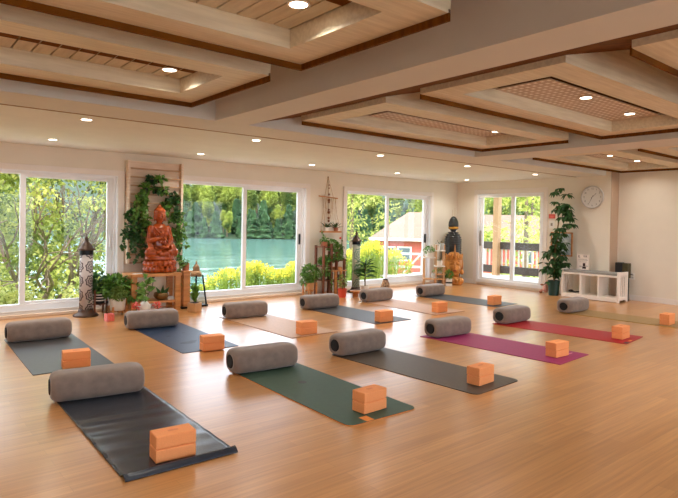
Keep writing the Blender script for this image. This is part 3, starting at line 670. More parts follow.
for k in range(11): b.cap((-.08+.016*k, -.058+abs(k-5)**1.7*.0018, .945+.0*k), (-.08+.016*k, -.04+abs(k-5)**1.7*.0018, .965), .009, .009, 8)
o = b.build('hair', M['redwood'], t); remesh(o, .0065, 1)

# bowl, book, cable, vase, fruit etc
t = thing('singing_bowl', 'dark brass bowl with a leaf in it on the lower shelf of the altar table', 'bowl', (3.36, 8.30, .166))
MB().lathe([(.05, 0), (.09, .02), (.115, .06), (.108, .11), (.1, .11), (.105, .06), (.07, .02), (.001, .012)], 28).build('bowl_body', mat('bowl_brass', (120, 88, 44), .3, .6, .1), t, smooth=True)
rg = random.Random(5); lf = MB()
for k in range(3): lf.leaf(Vector((.02*k-.02, 0, .07)), Vector((-.6+.7*k, -.2, 1)), Vector((0, -1, .4)), .16, .06)
lf.build('leaf_cutting', M['leafd'], t)
o = MB().box(-.075, .09, -.085, .085, 0, .018).box(-.07, .08, -.08, .075, .018, .034).build('folded_cloth', M['greycer'], None, (3.50, 8.31, .166), R(5), bevel=.004)
tag(o, 'flat grey folded cloth on the lower shelf right of the bowl', 'cloth')
o = MB().box(-.07, .07, -.04, .04, 0, .008).build('paper_card', M['plastic'], None, (3.0, 8.28, TZ), R(12)); tag(o, 'white paper lying on the left end of the altar table', 'paper')
t = thing('white_vase', 'small white ceramic vase with a leafy cutting before the altar table', 'vase', (2.94, 7.85, 0))
MB().lathe([(.045, 0), (.065, .03), (.085, .11), (.08, .17), (.045, .215), (.026, .235), (.03, .255), (.022, .25), (.001, .15)], 24).build('vase_body', M['whitecer'], t, smooth=True)
lf = MB(); st = MB(); st.tube([(0, 0, .22), (.01, -.01, .38), (.03, -.02, .54)], .004, 5)
for a, z, L_ in ((150, .32, .17), (20, .38, .14), (80, .46, .13), (200, .46, .16), (330, .52, .14), (120, .54, .13), (175, .26, .18), (260, .30, .12), (190, .38, .16)):
    lf.leaf(Vector((.012, -.01, z)), Vector((math.cos(R(a)), -.35, math.sin(R(a))*.5+.2)), Vector((0, -1, .5)), L_, .10)
lf.build('foliage', M['leaf'], t); st.build('stem', M['stem'], t)
rg = random.Random(8)
for k, (x, y, lab) in enumerate(((2.80, 7.80, 'coral flower head on the floor left of the white vase'), (3.09, 7.78, 'coral flower head on the floor right of the white vase'))):
    t = thing('coral_flower', lab, 'flower', (x, y, 0), 0, 'coral flowers beside the white vase')
    st = MB(); st.tube([(0, 0, 0), (.01, 0, .08), (0, 0, .17)], .006, 6); st.build('stem', M['stem'], t)
    lf = MB(); leafcloud(lf, (0, 0, .17), (.04, .035, .04), 40, .045, .035, rg, 0); lf.build('petal_cluster', M['coral'], t)
    lf = MB(); leafcloud(lf, (0, 0, .04), (.05, .04, .03), 18, .05, .03, rg, 0); lf.build('foliage', M['leafl'], t)

# incense towers (tall tubular lamps)
def tower(x, y, H, rr, label, pat):
    t = thing('tower_lantern', label, 'lantern', (x, y, 0))
    MB().lathe([(.165, 0), (.17, .012), (.15, .03), (.11, .045), (.1, .07), (rr+.01, .08), (rr+.01, .10)], 32).build('base', M['bronze'], t, smooth=True)
    tube = MB().lathe([(rr, .10), (rr, H-.30)], 36)
    tube.build('cylinder_shade', pat, t, smooth=True)
    MB().lathe([(rr+.004, H-.30), (rr+.004, H-.24)], 32).build('dark_collar', M['blackmetal'], t)
    MB().lathe([(rr+.03, H-.24), (rr+.035, H-.23), (rr+.03, H-.215), (rr+.0, H-.20), (rr-.01, H-.17), (rr-.035, H-.14), (.03, H-.12), (.018, H-.1), (.03, H-.08), (.018, H-.06), (.008, H-.03), (.002, H)], 28).build('lid', M['bronze'], t, smooth=True)
    return t
def mandala_mat(name, base, ink, cell, sc_u, strong=.5):
    m = bpy.data.materials.new(name); m.use_nodes = True; nt = m.node_tree; N = nt.nodes; L = nt.links; b = N['Principled BSDF']; b.inputs['Roughness'].default_value = .5
    tc = N.new('ShaderNodeTexCoord'); sp = N.new('ShaderNodeSeparateXYZ'); L.new(tc.outputs['Object'], sp.inputs[0])
    def mth(op, a, bb=None, c=None):
        n = N.new('ShaderNodeMath'); n.operation = op
        for i, v in enumerate((a, bb, c)):
            if v is None: continue
            if isinstance(v, (int, float)): n.inputs[i].default_value = v
            else: L.new(v, n.inputs[i])
        return n.outputs[0]
    ang = mth('ARCTAN2', sp.outputs['Y'], sp.outputs['X'])
    u = mth('SUBTRACT', mth('FRACT', mth('MULTIPLY', ang, sc_u/(2*PI))), .5)     # -.5..5 around
    v = mth('SUBTRACT', mth('FRACT', mth('DIVIDE', sp.outputs['Z'], cell)), .5)
    r_ = mth('SQRT', mth('ADD', mth('POWER', mth('ABSOLUTE', u), 2), mth('POWER', mth('ABSOLUTE', v), 2)))
    th = mth('ARCTAN2', v, u)
    pet = mth('MULTIPLY', mth('SINE', mth('MULTIPLY', th, 8)), .035)
    rings = mth('SINE', mth('MULTIPLY', mth('ADD', r_, pet), 38))
    inside = mth('LESS_THAN', mth('ADD', r_, pet), .46)
    k = mth('MULTIPLY', mth('GREATER_THAN', rings, -.1), inside)
    mx = N.new('ShaderNodeMix'); mx.data_type = 'RGBA'; mx.inputs[6].default_value = lin(*base); mx.inputs[7].default_value = lin(*ink); L.new(k, mx.inputs[0]); L.new(mx.outputs[2], b.inputs['Base Color'])
    tr = N.new('ShaderNodeBsdfTranslucent'); ms = N.new('ShaderNodeMixShader'); ms.inputs[0].default_value = .35; L.new(mx.outputs[2], tr.inputs[0]); L.new(b.outputs[0], ms.inputs[1]); L.new(tr.outputs[0], ms.inputs[2]); L.new(ms.outputs[0], [n for n in N if n.type == 'OUTPUT_MATERIAL'][0].inputs[0])
    return m
tower(2.31, 8.42, 1.17, .088, 'tall lantern with mandala patterned cylinder in front of the left window', mandala_mat('mandala_print', (228, 218, 214), (66, 42, 50), .20, 3))
tower(7.42, 8.46, 1.25, .078, 'tall lantern with pale green patterned cylinder beside the right window', mandala_mat('green_print', (206, 204, 184), (126, 158, 134), .30, 2))

def wood_tripod(t, r, h, zs, nm='ltwood', n=4):
    for k in range(n):
        a = 2*PI*(k+.5)/n; x, y = r*math.cos(a), r*math.sin(a)
        MB().box(x-.012, x+.012, y-.012, y+.012, 0, h).build('leg', M[nm], t, bevel=.002)
    MB().box(-r*.75, r*.75, -.01, .01, zs-.025, zs).box(-.01, .01, -r*.75, r*.75, zs-.025, zs-.0001).build('cross_brace', M[nm], t)

# plants at the left of the altar
t = thing('potted_pothos', 'bushy plant in a round white pot on short wooden legs left of the altar table', 'potted plant', (2.70, 8.26, 0))
MB().lathe(pot_prof(.112, .17, .88), 28, (0, 0, .07)).build('pot', M['whitecer'], t, smooth=False)
wood_tripod(t, .135, .13, .07, 'tablewood')
rg = random.Random(21); lf = MB(); leafcloud(lf, (-.02, .05, .40), (.22, .12, .14), 300, .09, .07, rg); leafcloud(lf, (.22, -.0, .32), (.14, .1, .14), 90, .10, .07, rg); lf.build('foliage', M['leaf'], t)
lf = MB(); leafcloud(lf, (-.02, -.12, .32), (.11, .05, .10), 420, .032, .018, rg); lf.build('pale_fern_growth', M['leafl'], t)
st = MB(); [st.tube([(0, 0, .22), (x, y, .36)], .004, 5) for x, y in ((-.12, 0), (.1, .02), (0, .06), (.2, 0))]; st.build('stem', M['stem'], t)
t = thing('potted_plant_stand', 'leafy plant in a striped pot on tall dark wooden legs behind the white pot', 'potted plant', (2.50, 8.46, 0))
wood_tripod(t, .115, .36, .16, 'darkwood')
MB().lathe(pot_prof(.085, .16, .9), 24, (0, 0, .16)).build('pot', M['blackmetal'], t)
for z in (.20, .24, .28): MB().lathe([(.0855, z), (.0865, z), (.0865, z+.015), (.086, z+.015)], 24).build('pot_stripe', M['whitecer'], t)
lf = MB(); rg = random.Random(22); leafcloud(lf, (0, 0, .44), (.20, .12, .12), 330, .07, .055, rg); leafcloud(lf, (-.17, -.04, .26), (.09, .06, .14), 60, .06, .05, rg)
lf.build('foliage', M['leafd'], t); st = MB(); st.tube([(0, 0, .3), (0, 0, .42)], .006, 5).tube([(0, 0, .33), (-.14, -.03, .34)], .004, 5); st.build('stem', M['stem'], t)
t = thing('glass_bottle', 'clear glass bottle with a dark cap on the floor before the left plants', 'bottle', (2.50, 8.10, 0))
MB().lathe([(.038, 0), (.042, .01), (.042, .13), (.02, .165), (.016, .2)], 20).build('bottle_body', M['jar'], t, smooth=True); MB().lathe([(.019, .2), (.019, .235)], 14).build('cap', M['blackmetal'], t)
t = thing('candle_holder', 'small coral square glass candle holder on the floor', 'candle holder', (2.45, 7.83, 0), R(8))
MB().box(-.05, .05, -.05, .05, 0, .015).box(-.05, -.042, -.05, .05, .015, .10).box(.042, .05, -.05, .05, .015, .10).box(-.042, .042, -.05, -.042, .015, .10).box(-.042, .042, .042, .05, .015, .10).build('glass_cube', M['coral'], t, bevel=.003)
MB().lathe([(.03, .0155), (.03, .05)], 16).build('candle', M['whitecer'], t)

# black lantern
t = thing('floor_lantern', 'black metal lantern with glass sides and brass top right of the altar', 'lantern', (3.985, 8.43, 0), R(20)); t.scale = (.84, .84, 1)
def tap(z): return .14-.055*(z/.5)
cs = [(-1, -1), (1, -1), (1, 1), (-1, 1)]
MB().box(-.165, .165, -.165, .165, 0, .03).build('base', M['blackmetal'], t, bevel=.003)
for sx, sy in cs: MB().tube([(sx*tap(0), sy*tap(0), .02), (sx*tap(.5), sy*tap(.5), .5)], .015, 4).build('corner_bar', M['blackmetal'], t)
g = MB()
for k in range(4):
    (a, b_), (c, d_) = cs[k], cs[(k+1) % 4]; lo, hi = tap(.03)*.96, tap(.49)*.96
    g.add([(a*lo, b_*lo, .03), (c*lo, d_*lo, .03), (c*hi, d_*hi, .49), (a*hi, b_*hi, .49)], [(0, 1, 2, 3)])
g.build('glass_sides', M['jar'], t)
MB().lathe([(.13, .48), (.15, .5), (.14, .53), (.095, .57), (.08, .63), (.07, .635), (.066, .65)], 4, (0, 0, 0)).build('roof', M['brass'], t)
MB().lathe([(.048, .65), (.03, .67), (.012, .68), (.02, .70), (.004, .73)], 16).build('finial', M['brass'], t)
MB().lathe([(.035, .026), (.035, .12)], 18).build('candle', M['whitecer'], t)
t = thing('potted_succulent', 'small plant in a square wooden pot in front of the black lantern', 'potted plant', (3.73, 7.93, 0), R(25))
MB().box(-.075, .075, -.075, .075, 0, .135).build('pot', M['ltwood'], t, bevel=.004)
lf = MB(); rg = random.Random(31)
for k in range(120):
    a = rg.uniform(0, 2*PI); d = Vector((math.cos(a)*rg.uniform(.2, 1.2), math.sin(a)*rg.uniform(.2, 1.2), 1)); lf.leaf(Vector((0, 0, .13+rg.uniform(0, .2))), d, Vector((math.sin(a), math.cos(a), 0)), rg.uniform(.09, .17), .028)
lf.build('foliage', M['leaf'], t); MB().box(-.05, .05, -.05, .05, .135, .14).build('soil', M['soil'], t)

# plants beside the middle window
t = thing('potted_bush', 'round leafy plant in a pot on thin light wood legs right of the middle window', 'potted plant', (6.22, 8.38, 0))
MB().lathe(pot_prof(.085, .13, .85), 22, (0, 0, .13)).build('pot', M['ltwood'], t); wood_tripod(t, .125, .27, .13, 'tablewood')
lf = MB(); rg = random.Random(41); leafcloud(lf, (0, 0, .43), (.17, .13, .17), 420, .06, .045, rg); leafcloud(lf, (-.1, 0, .30), (.1, .08, .07), 70, .06, .045, rg); lf.build('foliage', M['leaf'], t)
st = MB(); [st.tube([(0, 0, .22), (x, y, .4)], .005, 5) for x, y in ((-.08, 0), (.07, .02), (0, .05))]; st.build('stem', M['stem'], t)

# macrame with shelf
c = at(328.5, 177, Y=YW-.02)
t = thing('macrame_hanging', 'jute macrame hanging with wooden beads and a dowel on the wall between the windows', 'wall hanging', (c.x, YW, 0))
zt_, zd, zs = c.z, at(329, 197.5, Y=YW-.05).z, at(331, 231, Y=YW-.1).z
MB().tube([(-.25, -.05, zd+.02), (.22, -.05, zd-.01)], .011, 8).build('dowel', M['tablewood'], t)
rp = MB()
rp.tube([(0, -.012, zt_), (-.11, -.05, zd)], .0035, 5).tube([(0, -.012, zt_), (.11, -.05, zd)], .0035, 5).tube([(0, -.012, zt_), (0, -.05, zs+.2)], .0045, 5)
for sx in (-1, 1):
    rp.tube([(sx*.17, -.05, zd), (sx*.17, -.06, zs+.3), (sx*.20, -.06, zs)], .003, 5).tube([(sx*.15, -.05, zd), (sx*.16, -.11, zs+.3), (sx*.20, -.19, zs)], .003, 5)
    rp.tube([(sx*.11, -.05, zd), (sx*.07, -.05, zd-.18), (sx*.02, -.05, zd-.33)], .003, 5).tube([(sx*.06, -.05, zd), (sx*.09, -.05, zd-.2), (sx*.02, -.05, zd-.45)], .003, 5)
for q_ in range(7):
    x_ = -.16+.053*q_; rp.tube([(x_, -.055, zd), (x_*.8, -.06, zd-.2-.02*q_), (x_*1.02, -.06, zs+.22)], .0025, 5)
rp.build('jute_cord', M['rope'], t)
bd = [(zt_-.16, .012), (zt_-.22, .012), (zd+.06, .02), (zd-.05, .028), (zd-.09, .022), (zd-.24, .02), (zd-.29, .028), (zd-.40, .022), (zd-.46, .024)]
for z, r_ in bd: MB().ell((0, -.05, z), (r_, r_, r_*1.1), 12).build('bead', M['bead'], t, smooth=True)
MB().tube([(-.0, -.012, zt_-.02), (0, -.012, zt_+.01)], .01, 6).build('hook', M['brass'], t)
MB().box(-.215, .215, -.20, -.04, zs-.03, zs).build('shelf', M['tablewood'], t, bevel=.003)
for k, (dx, pm, lab, sd_) in enumerate(((-.10, 'whitecer', 'small succulent in a white pot on the left of the macrame shelf', 51), (.13, 'terr', 'small plant in a tan pot on the right of the macrame shelf', 52))):
    q = thing('shelf_plant', lab, 'potted plant', (c.x+dx, YW-.12, zs), 0, 'plants on the macrame shelf')
    MB().lathe(pot_prof(.05, .07, .85), 16).build('pot', M[pm], q)
    lf = MB(); rg = random.Random(sd_)
    for j in range(26): a = rg.uniform(0, 2*PI); lf.leaf(Vector((0, 0, .065)), Vector((math.cos(a), math.sin(a)*.6, rg.uniform(.05, .8))), Vector((0, 0, 1)), rg.uniform(.09, .19), .03)
    lf.build('foliage', M['leafd'], q)

# plant rack
t = thing('plant_rack', 'tiered dark wooden plant rack below the macrame crowded with plants', 'plant stand', (6.73, 8.45, 0))
def post(x, y, h, m_='darkwood'): MB().box(x-.02, x+.02, y-.02, y+.02, 0, h).build('post', M[m_], t, bevel=.002)
for x, h in ((-.235, .94), (-.05, .98), (.085, .82)):
    post(x, -.12, h); post(x, .12, h)
for x, y in ((.27, -.12), (.27, .12)): post(x, y, .68)
for x, y in ((.02, -.17), (.15, -.17)): post(x, y, .48, 'tablewood')
def rshelf(x0, x1, y0, y1, z, m_='darkwood'): MB().box(x0, x1, y0, y1, z-.018, z).build('shelf', M[m_], t, bevel=.002)
rshelf(-.25, -.03, -.14, .14, .92); rshelf(-.25, .1, -.138, .14, .29); rshelf(-.25, -.03, -.138, .14, .56); rshelf(-.06, .29, -.138, .14, .66); rshelf(-.06, .29, -.19, .138, .47, 'tablewood'); rshelf(.09, .29, -.138, .14, .25)
def rackplant(dx, dy, z, lab, pm, r_, h, cl, tr, sd_, lm='leaf'):
    q = thing('rack_plant', lab, 'potted plant', (6.73+dx, 8.45+dy, z), 0, 'plants on the wooden rack')
    MB().lathe(pot_prof(r_, h, .85), 16).build('pot', M[pm], q)
    lf = MB(); st = MB(); rg = random.Random(sd_)
    for c_, rr, n in cl: leafcloud(lf, c_, rr, int(n*1.5), .065, .05, rg)
    st.tube([(0, 0, h*.7), (0, 0, h+.05)], .004, 5)
    for pts in tr: vine(lf, st, pts, .05, .04, rg, .022)
    lf.build('foliage', M[lm], q); st.build('stem', M['stem'], q)
rackplant(-.14, 0, .92, 'plant in a woven tan pot on the highest left tier of the rack', 'terr', .075, .09, [((0, 0, .12), (.08, .06, .03), 24)], [[(0, 0, .09), (-.03, -.02, .2), (-.06, -.02, .3)]], 61)
rackplant(.07, .0, .82, 'trailing plant at the middle top of the rack under the macrame shelf', 'black', .05, .07, [((0, 0, .12), (.13, .08, .09), 120)], [[(.05, -.05, .1), (.1, -.1, 0), (.1, -.12, -.12)], [(-.05, -.05, .1), (-.08, -.12, .02)]], 62)
rackplant(.24, 0, .66, 'red flowering plant on the right tier of the rack', 'whitecer', .06, .1, [((0, 0, .2), (.07, .06, .10), 70)], [[(0, 0, .1), (.04, -.02, .3), (.02, -.03, .4)], [(0, 0, .1), (.08, -.1, .1), (.1, -.1, -.2), (.11, -.1, -.32)]], 63)
MB().ell((0, 0, 0), (.022, .022, .022), 10).build('red_blossom', M['red'], [o for o in col.objects if o.name.startswith('rack_plant')][-1], (.0, -.03, .42), smooth=True)
rackplant(.0, -.06, .66, 'ivy mat creeping along the middle tier of the rack', 'black', .045, .04, [((.05, -.02, .05), (.22, .08, .05), 150)], [[(-.1, -.05, .05), (-.2, -.1, -.04), (-.22, -.11, -.22)]], 64)
rackplant(-.15, 0, .56, 'small ivy on the left middle tier of the rack', 'whitecer', .05, .06, [((0, -.02, .09), (.1, .08, .07), 90)], [[(0, -.05, .06), (-.1, -.12, -.02), (-.11, -.13, -.2)], [(0, -.05, .06), (.05, -.14, -.1), (.06, -.14, -.22)]], 65)
rackplant(-.15, 0, .29, 'ivy on the lowest left tier of the rack', 'greenpot', .05, .1, [((0, -.02, .12), (.09, .08, .05), 50)], [[(0, -.05, .1), (.08, -.15, .02), (.09, -.15, -.2)]], 66)
for k, (dx, dy, z, h, r_, m_, lab) in enumerate(((.16, -.04, .47, .055, .10, 'tablewood', 'round woven basket on the second tier of the rack'), (.2, 0, .25, .12, .05, 'blackwood', 'dark jar on the lowest right tier of the rack'), (.04, 0, .29, .13, .042, 'greenpot', 'green glass bottle on the lowest tier of the rack'))):
    o = MB().lathe([(r_*.8, 0), (r_, .01), (r_, h), (r_*.9, h), (r_*.85, h*.3), (.001, h*.3)], 20).build(('woven_basket', 'dark_jar', 'green_jar')[k], M[m_], None, (6.73+dx, 8.45+dy, z)); tag(o, lab, ('basket', 'jar', 'jar')[k])
t = thing('potted_begonia', 'pale leafed plant in a coral red pot on the floor beside the plant rack', 'potted plant', (6.68, 7.99, 0))
MB().lathe(pot_prof(.085, .16, .78, .004), 24).build('pot', M['redpot'], t); MB().lathe([(.07, .14), (.07, .145)], 16).build('soil', M['soil'], t)
lf = MB(); rg = random.Random(71); leafcloud(lf, (0, 0, .30), (.09, .07, .11), 110, .05, .035, rg); lf.build('foliage', M['leafl'], t)
st = MB(); [st.tube([(0, 0, .14), (x, 0, .3)], .004, 5) for x in (-.04, .03, 0)]; st.build('stem', M['stem'], t)
t = thing('small_stool', 'very low round wooden stool beside the green patterned lantern', 'stool', (6.98, 7.95, 0))
MB().lathe([(.11, .085), (.115, .09), (.115, .105), (.11, .11)], 24).build('seat', M['tablewood'], t)
MB().lathe([(.055, 0), (.06, .01), (.05, .045), (.06, .085)], 18).build('pedestal', M['tablewood'], t)
t = thing('potted_dracaena', 'spiky long leafed plant in a cream pot in front of the right window', 'potted plant', (7.40, 8.16, 0))
MB().lathe(pot_prof(.08, .16, .85), 22).build('pot', M['whitecer'], t); MB().lathe([(.065, .14), (.065, .145)], 16).build('soil', M['soil'], t)
st = MB(); st.tube([(0, 0, .13), (.0, 0, .45), (-.01, 0, .6)], .012, 7); st.build('stem', M['stem'], t)
lf = MB(); rg = random.Random(72)
for k in range(46):
    a = rg.uniform(0, 2*PI); z = .3+.3*k/46; el = rg.uniform(-.3, .9)+k/46*.5; d = Vector((math.cos(a), math.sin(a), el)).normalized(); L_ = rg.uniform(.2, .3); p0 = Vector((0, 0, z)); sdv = (d.cross(Vector((0, 0, 1))).normalized()+Vector((0, 0, rg.choice((-.9, .9))))).normalized()*.024
    p1 = p0+d*L_*.5; p2 = p0+d*L_+Vector((0, 0, -.06)); lf.add([p0-sdv*.5, p0+sdv*.5, p1+sdv, p1-sdv, p2], [(0, 1, 2, 3), (3, 2, 4)])
lf.build('foliage', M['leafd'], t)
# owl / cat patterned door stop
t = thing('patterned_ornament', 'small black and tan patterned ornament on the floor under the right window', 'ornament', (8.28, 8.50, 0), R(-20))
pm_ = mat('patchwork_print', (214, 176, 140), .7, 0, .0, 22, 0, (40, 30, 30))
m_ = MB(); m_.add([(-.10, -.03, 0), (.10, -.03, 0), (.10, .05, 0), (-.10, .05, 0), (-.085, -.025, .10), (.09, -.025, .12), (.09, .03, .12), (-.085, .03, .10), (-.05, -.01, .20), (.055, -.01, .20), (.055, .02, .20), (-.05, .02, .20)],
 [(3, 2, 1, 0), (0, 1, 5, 4), (1, 2, 6, 5), (2, 3, 7, 6), (3, 0, 4, 7), (4, 5, 9, 8), (5, 6, 10, 9), (6, 7, 11, 10), (7, 4, 8, 11), (8, 9, 10, 11)]); m_.build('body', pm_, t, bevel=.012)
MB().box(-.05, .05, -.012, .022, .196, .214).build('black_top', M['hollow'], t, bevel=.004)

# corner shelf with pots
sx_, sy_ = 9.76, 8.44
t = thing('tiered_shelf', 'slim light wood tiered plant shelf with white trays in the far corner', 'plant stand', (sx_, sy_, 0), R(-38))
for x, y, h in ((-.24, -.08, .66), (-.24, .08, .66), (.02, -.08, .92), (.02, .08, .92), (.2, -.08, .92), (.2, .08, .92)): MB().box(x-.012, x+.012, y-.012, y+.012, 0, h).build('post', M['ltwood'], t)
for x0, x1, z in ((-.26, .0, .64), (-.26, .22, .16), (.0, .22, .45), (.0, .22, .80), (.03, .24, .27)): MB().box(x0, x1, -.10, .10, z-.025, z).build('tray_shelf', M['plastic' if z != .27 and z != .16 else 'ltwood'], t, bevel=.003)
Qs = Matrix.Rotation(R(-38), 3, 'Z')
def onshelf(x, y, z): v = Qs@Vector((x, y, 0)); return (sx_+v.x, sy_+v.y, z)
def sp(x, y, z, lab, pm, r_, h, n, rr, sd_, lm='leaf', name='shelf_pot_plant'):
    q = thing(name, lab, 'potted plant', onshelf(x, y, z), 0, 'pots on the corner shelf'); MB().lathe(pot_prof(r_, h, .9), 18).build('pot', M[pm], q)
    lf = MB(); leafcloud(lf, (0, 0, h+.02), (rr, rr*.8, rr*.6), n, .045, .035, random.Random(sd_)); lf.build('foliage', M[lm], q); return q
sp(-.13, 0, .64, 'trailing green plant in a white pot on the left tier of the corner shelf', 'whitecer', .085, .14, 190, .14, 81)
sp(.11, 0, .45, 'nearly empty white cup pot on the middle tier of the corner shelf', 'whitecer', .07, .11, 4, .05, 82)
sp(.06, -.02, .80, 'white square pot with a twig on the top tier of the corner shelf', 'whitecer', .055, .13, 8, .07, 83, 'leafd')
sp(.17, .02, .80, 'white speckled pot at the right end of the top tier of the corner shelf', 'greycer', .05, .15, 5, .05, 84, 'leafd')
sp(.13, 0, .27, 'small plant on the lower right tier of the corner shelf', 'greycer', .045, .05, 30, .07, 85, 'leafl')
sp(-.0, 0, .16, 'pale aqua pot low on the corner shelf', 'greycer', .07, .11, 12, .06, 86, 'leafl')
t = thing('planter_box', 'little black and white striped planter box at the foot of the golden mask', 'potted plant', (9.98, 8.2, 0), R(-45)); t.scale = (.8, .9, 1)
MB().box(-.085, .085, -.05, .05, 0, .055).build('pot_bottom', M['whitecer'], t); MB().box(-.086, .086, -.051, .051, .055, .09).build('black_band', M['hollow'], t); MB().box(-.085, .085, -.05, .05, .09, .17).build('pot_top', M['whitecer'], t)
lf = MB(); leafcloud(lf, (0, 0, .25), (.11, .09, .10), 130, .06, .045, random.Random(87)); lf.build('foliage', M['leaf'], t)

# dark carved statue back, and gold mask
t = thing('dark_carved_statue', 'tall dark carved head shaped sculpture with a gold band behind the golden mask', 'statue', (10.42, 8.46, 0), R(-38)); t.scale = (.92, 1.0, 1.04)
prof = [(.19, 0), (.2, .05), (.19, .4), (.19, .6)]
for k in range(12):
    z = .62+k*.05; r0 = .205 if k < 8 else .205-.010*(k-7)**1.9
    prof += [(r0-.013, z), (r0+.01, z+.02), (r0+.01, z+.032)]
prof += [(.112, 1.225), (.10, 1.235)]
MB().lathe(prof, 40, (0, 0, 0), 1, .8, wob=lambda a, i: 1+.018*math.sin(a*14+i*1.6)).build('body', M['blackwood'], t, smooth=True)
MB().lathe([(.122, 1.225), (.13, 1.25), (.122, 1.275)], 28, (0, 0, 0), 1, .85).build('gold_band', M['goldband'], t, smooth=True)
MB().lathe([(.118, 1.275), (.128, 1.31), (.118, 1.38), (.09, 1.45), (.05, 1.495), (.01, 1.51)], 28, (0, 0, 0), 1, .85, wob=lambda a, i: 1+.02*math.sin(a*12+i*2)).build('top_knot', M['blackwood'], t, smooth=True)
MB().tube([(-.03, .0, 1.49), (-.035, .0, 1.66)], .003, 5).tube([(.03, 0, 1.48), (.028, 0, 1.70)], .003, 5).build('incense_sticks', M['rope'], t)
t = thing('golden_mask', 'large golden carved wooden face with a pointed crown on a round base in the corner', 'statue', (10.26, 8.29, 0), R(-44)); t.scale = (1.0, 1.0, 1.22)
b = MB(); b.lathe([(.18, 0), (.2, .02), (.19, .08), (.2, .13), (.17, .15)], 32, (0, 0, 0), 1, .7)
for k in range(14): a = 2*PI*k/14; b.ell((.195*math.cos(a), .14*math.sin(a), .075), (.035, .03, .045), 10)
remesh(b.build('base', M['gold'], t), .008, 1)
b = MB(); b.ell((0, .02, .40), (.185, .135, .22), 30); b.ell((0, -.02, .30), (.15, .115, .15), 24); b.ell((0, .02, .17), (.13, .1, .06), 20)
for s_ in (-1, 1):
    b.ell((s_*.065, -.095, .405), (.042, .022, .02), 14); b.cap((s_*.02, -.11, .44), (s_*.115, -.08, .45), .011, .008, 10); b.ell((s_*.07, -.08, .33), (.045, .035, .045), 14)
    b.ell((s_*.185, .03, .38), (.03, .05, .12), 14); b.ell((s_*.18, .0, .24), (.045, .04, .05), 14)
    b.cap((s_*.16, 0, .5), (s_*.18, .0, .57), .04, .018, 12)
b.cap((0, -.12, .43), (0, -.155, .345), .015, .028, 14); b.ell((0, -.13, .285), (.05, .022, .012), 14); b.ell((0, -.125, .268), (.04, .022, .014), 14); b.ell((0, -.10, .215), (.045, .035, .03), 14)
b.lathe([(.175, .47), (.185, .49), (.18, .52), (.185, .55), (.165, .56)], 30, (0, .02, 0), 1, .72)
for k in range(9): a = PI+PI*k/8; b.cap((.18*math.cos(a), .02+.13*math.sin(a), .53), (.19*math.cos(a), .02+.135*math.sin(a), .60-.01*abs(k-4)), .024, .008, 8)
b.cap((0, -.11, .54), (0, -.11, .66), .04, .02, 12); b.cap((0, -.11, .66), (0, -.105, .77), .02, .004, 10); b.ell((0, .03, .56), (.14, .09, .06), 20)
remesh(b.build('carved_face', M['gold'], t), .0065, 1)
MB().ell((0, 0, 0), (.04, .012, .01), 12).build('red_lips', mat('red_lips', (150, 50, 40), .4), t, (0, -.148, .278), smooth=True)

# ------------------------------------------------------------------ right wall things
t = thing('umbrella_tree', 'tall leafy houseplant climbing beside the patio door in a dark green pot', 'potted plant', (10.52, 5.97, 0))
MB().lathe(pot_prof(.115, .30, .82, .006), 26).build('pot', M['greenpot'], t); MB().lathe([(.095, .27), (.095, .28)], 16).build('soil', M['soil'], t)
st = MB(); st.tube([(0, 0, .25), (.02, .03, .7), (.05, 0, 1.15), (.10, -.02, 1.5), (.12, .05, 1.8)], .014, 7); st.tube([(0, 0, .25), (-.03, -.03, .8), (.02, -.05, 1.2)], .01, 6); st.build('stem', M['stem'], t)
lf = MB(); rg = random.Random(91)
def umb(c, n, r_, L_):   # rosettes of drooping leaves
    c = Vector(c)
    for _ in range(n):
        h = c+Vector((rg.gauss(0, r_[0]), rg.gauss(0, r_[1]), rg.gauss(0, r_[2])))
        k = rg.randint(5, 8)
        for j in range(k):
            a = 2*PI*j/k+rg.random(); lf.leaf(h+Vector((math.cos(a), math.sin(a), 0))*.015, Vector((math.cos(a), math.sin(a), rg.uniform(-2.0, -.1))), Vector((0, 0, 1)), L_*rg.uniform(.8, 1.2), L_*.58)
def uat(px, py, X): v = at(px, py, X=X); return (v.x-10.52, v.y-5.97, v.z)
for px, py, n, s_ in ((558, 236, 9, .07), (556, 250, 14, .08), (558, 262, 16, .08), (556, 274, 12, .07), (547, 268, 4, .05), (544, 262, 2, .03), (551, 256, 5, .05), (562, 246, 6, .05), (565, 210, 9, .06), (566, 216, 8, .06), (563, 205, 5, .04), (569, 223, 4, .04), (562, 228, 3, .03), (557, 192, 2, .025), (562, 190, 2, .02), (568, 196, 2, .02), (555, 200, 1, .02), (554, 208, 1, .01)):
    umb(uat(px, py, 10.55), max(1, int(n*.8)), (.05, s_, s_), .14)
lf.build('foliage', M['leafd'], t)
c = at(561.5, 244.5, X=XD-.02)
t = thing('framed_picture', 'wood framed picture on the wall half hidden by the tall houseplant', 'picture', (XD, 6.03, 1.02))
fw_, fh = .235, .245
fr = MB(); fr.box(-.025, 0, -fw_, fw_, fh-.025, fh).box(-.025, 0, -fw_, fw_, -fh, -fh+.025).box(-.025, 0, -fw_, -fw_+.025, -fh, fh).box(-.025, 0, fw_-.025, fw_, -fh, fh); fr.build('frame', M['tablewood'], t)
MB().box(-.012, -.004, -fw_+.02, fw_-.02, -fh+.02, fh-.02).build('painting', mat('soft_landscape_print', (226, 228, 222), .5, 0, .1, 5, 0, (128, 156, 168)), t)
t = thing('fire_alarm', 'small red alarm box on the wall above the switch beside the patio door', 'alarm', (XD, 6.25, 1.59))
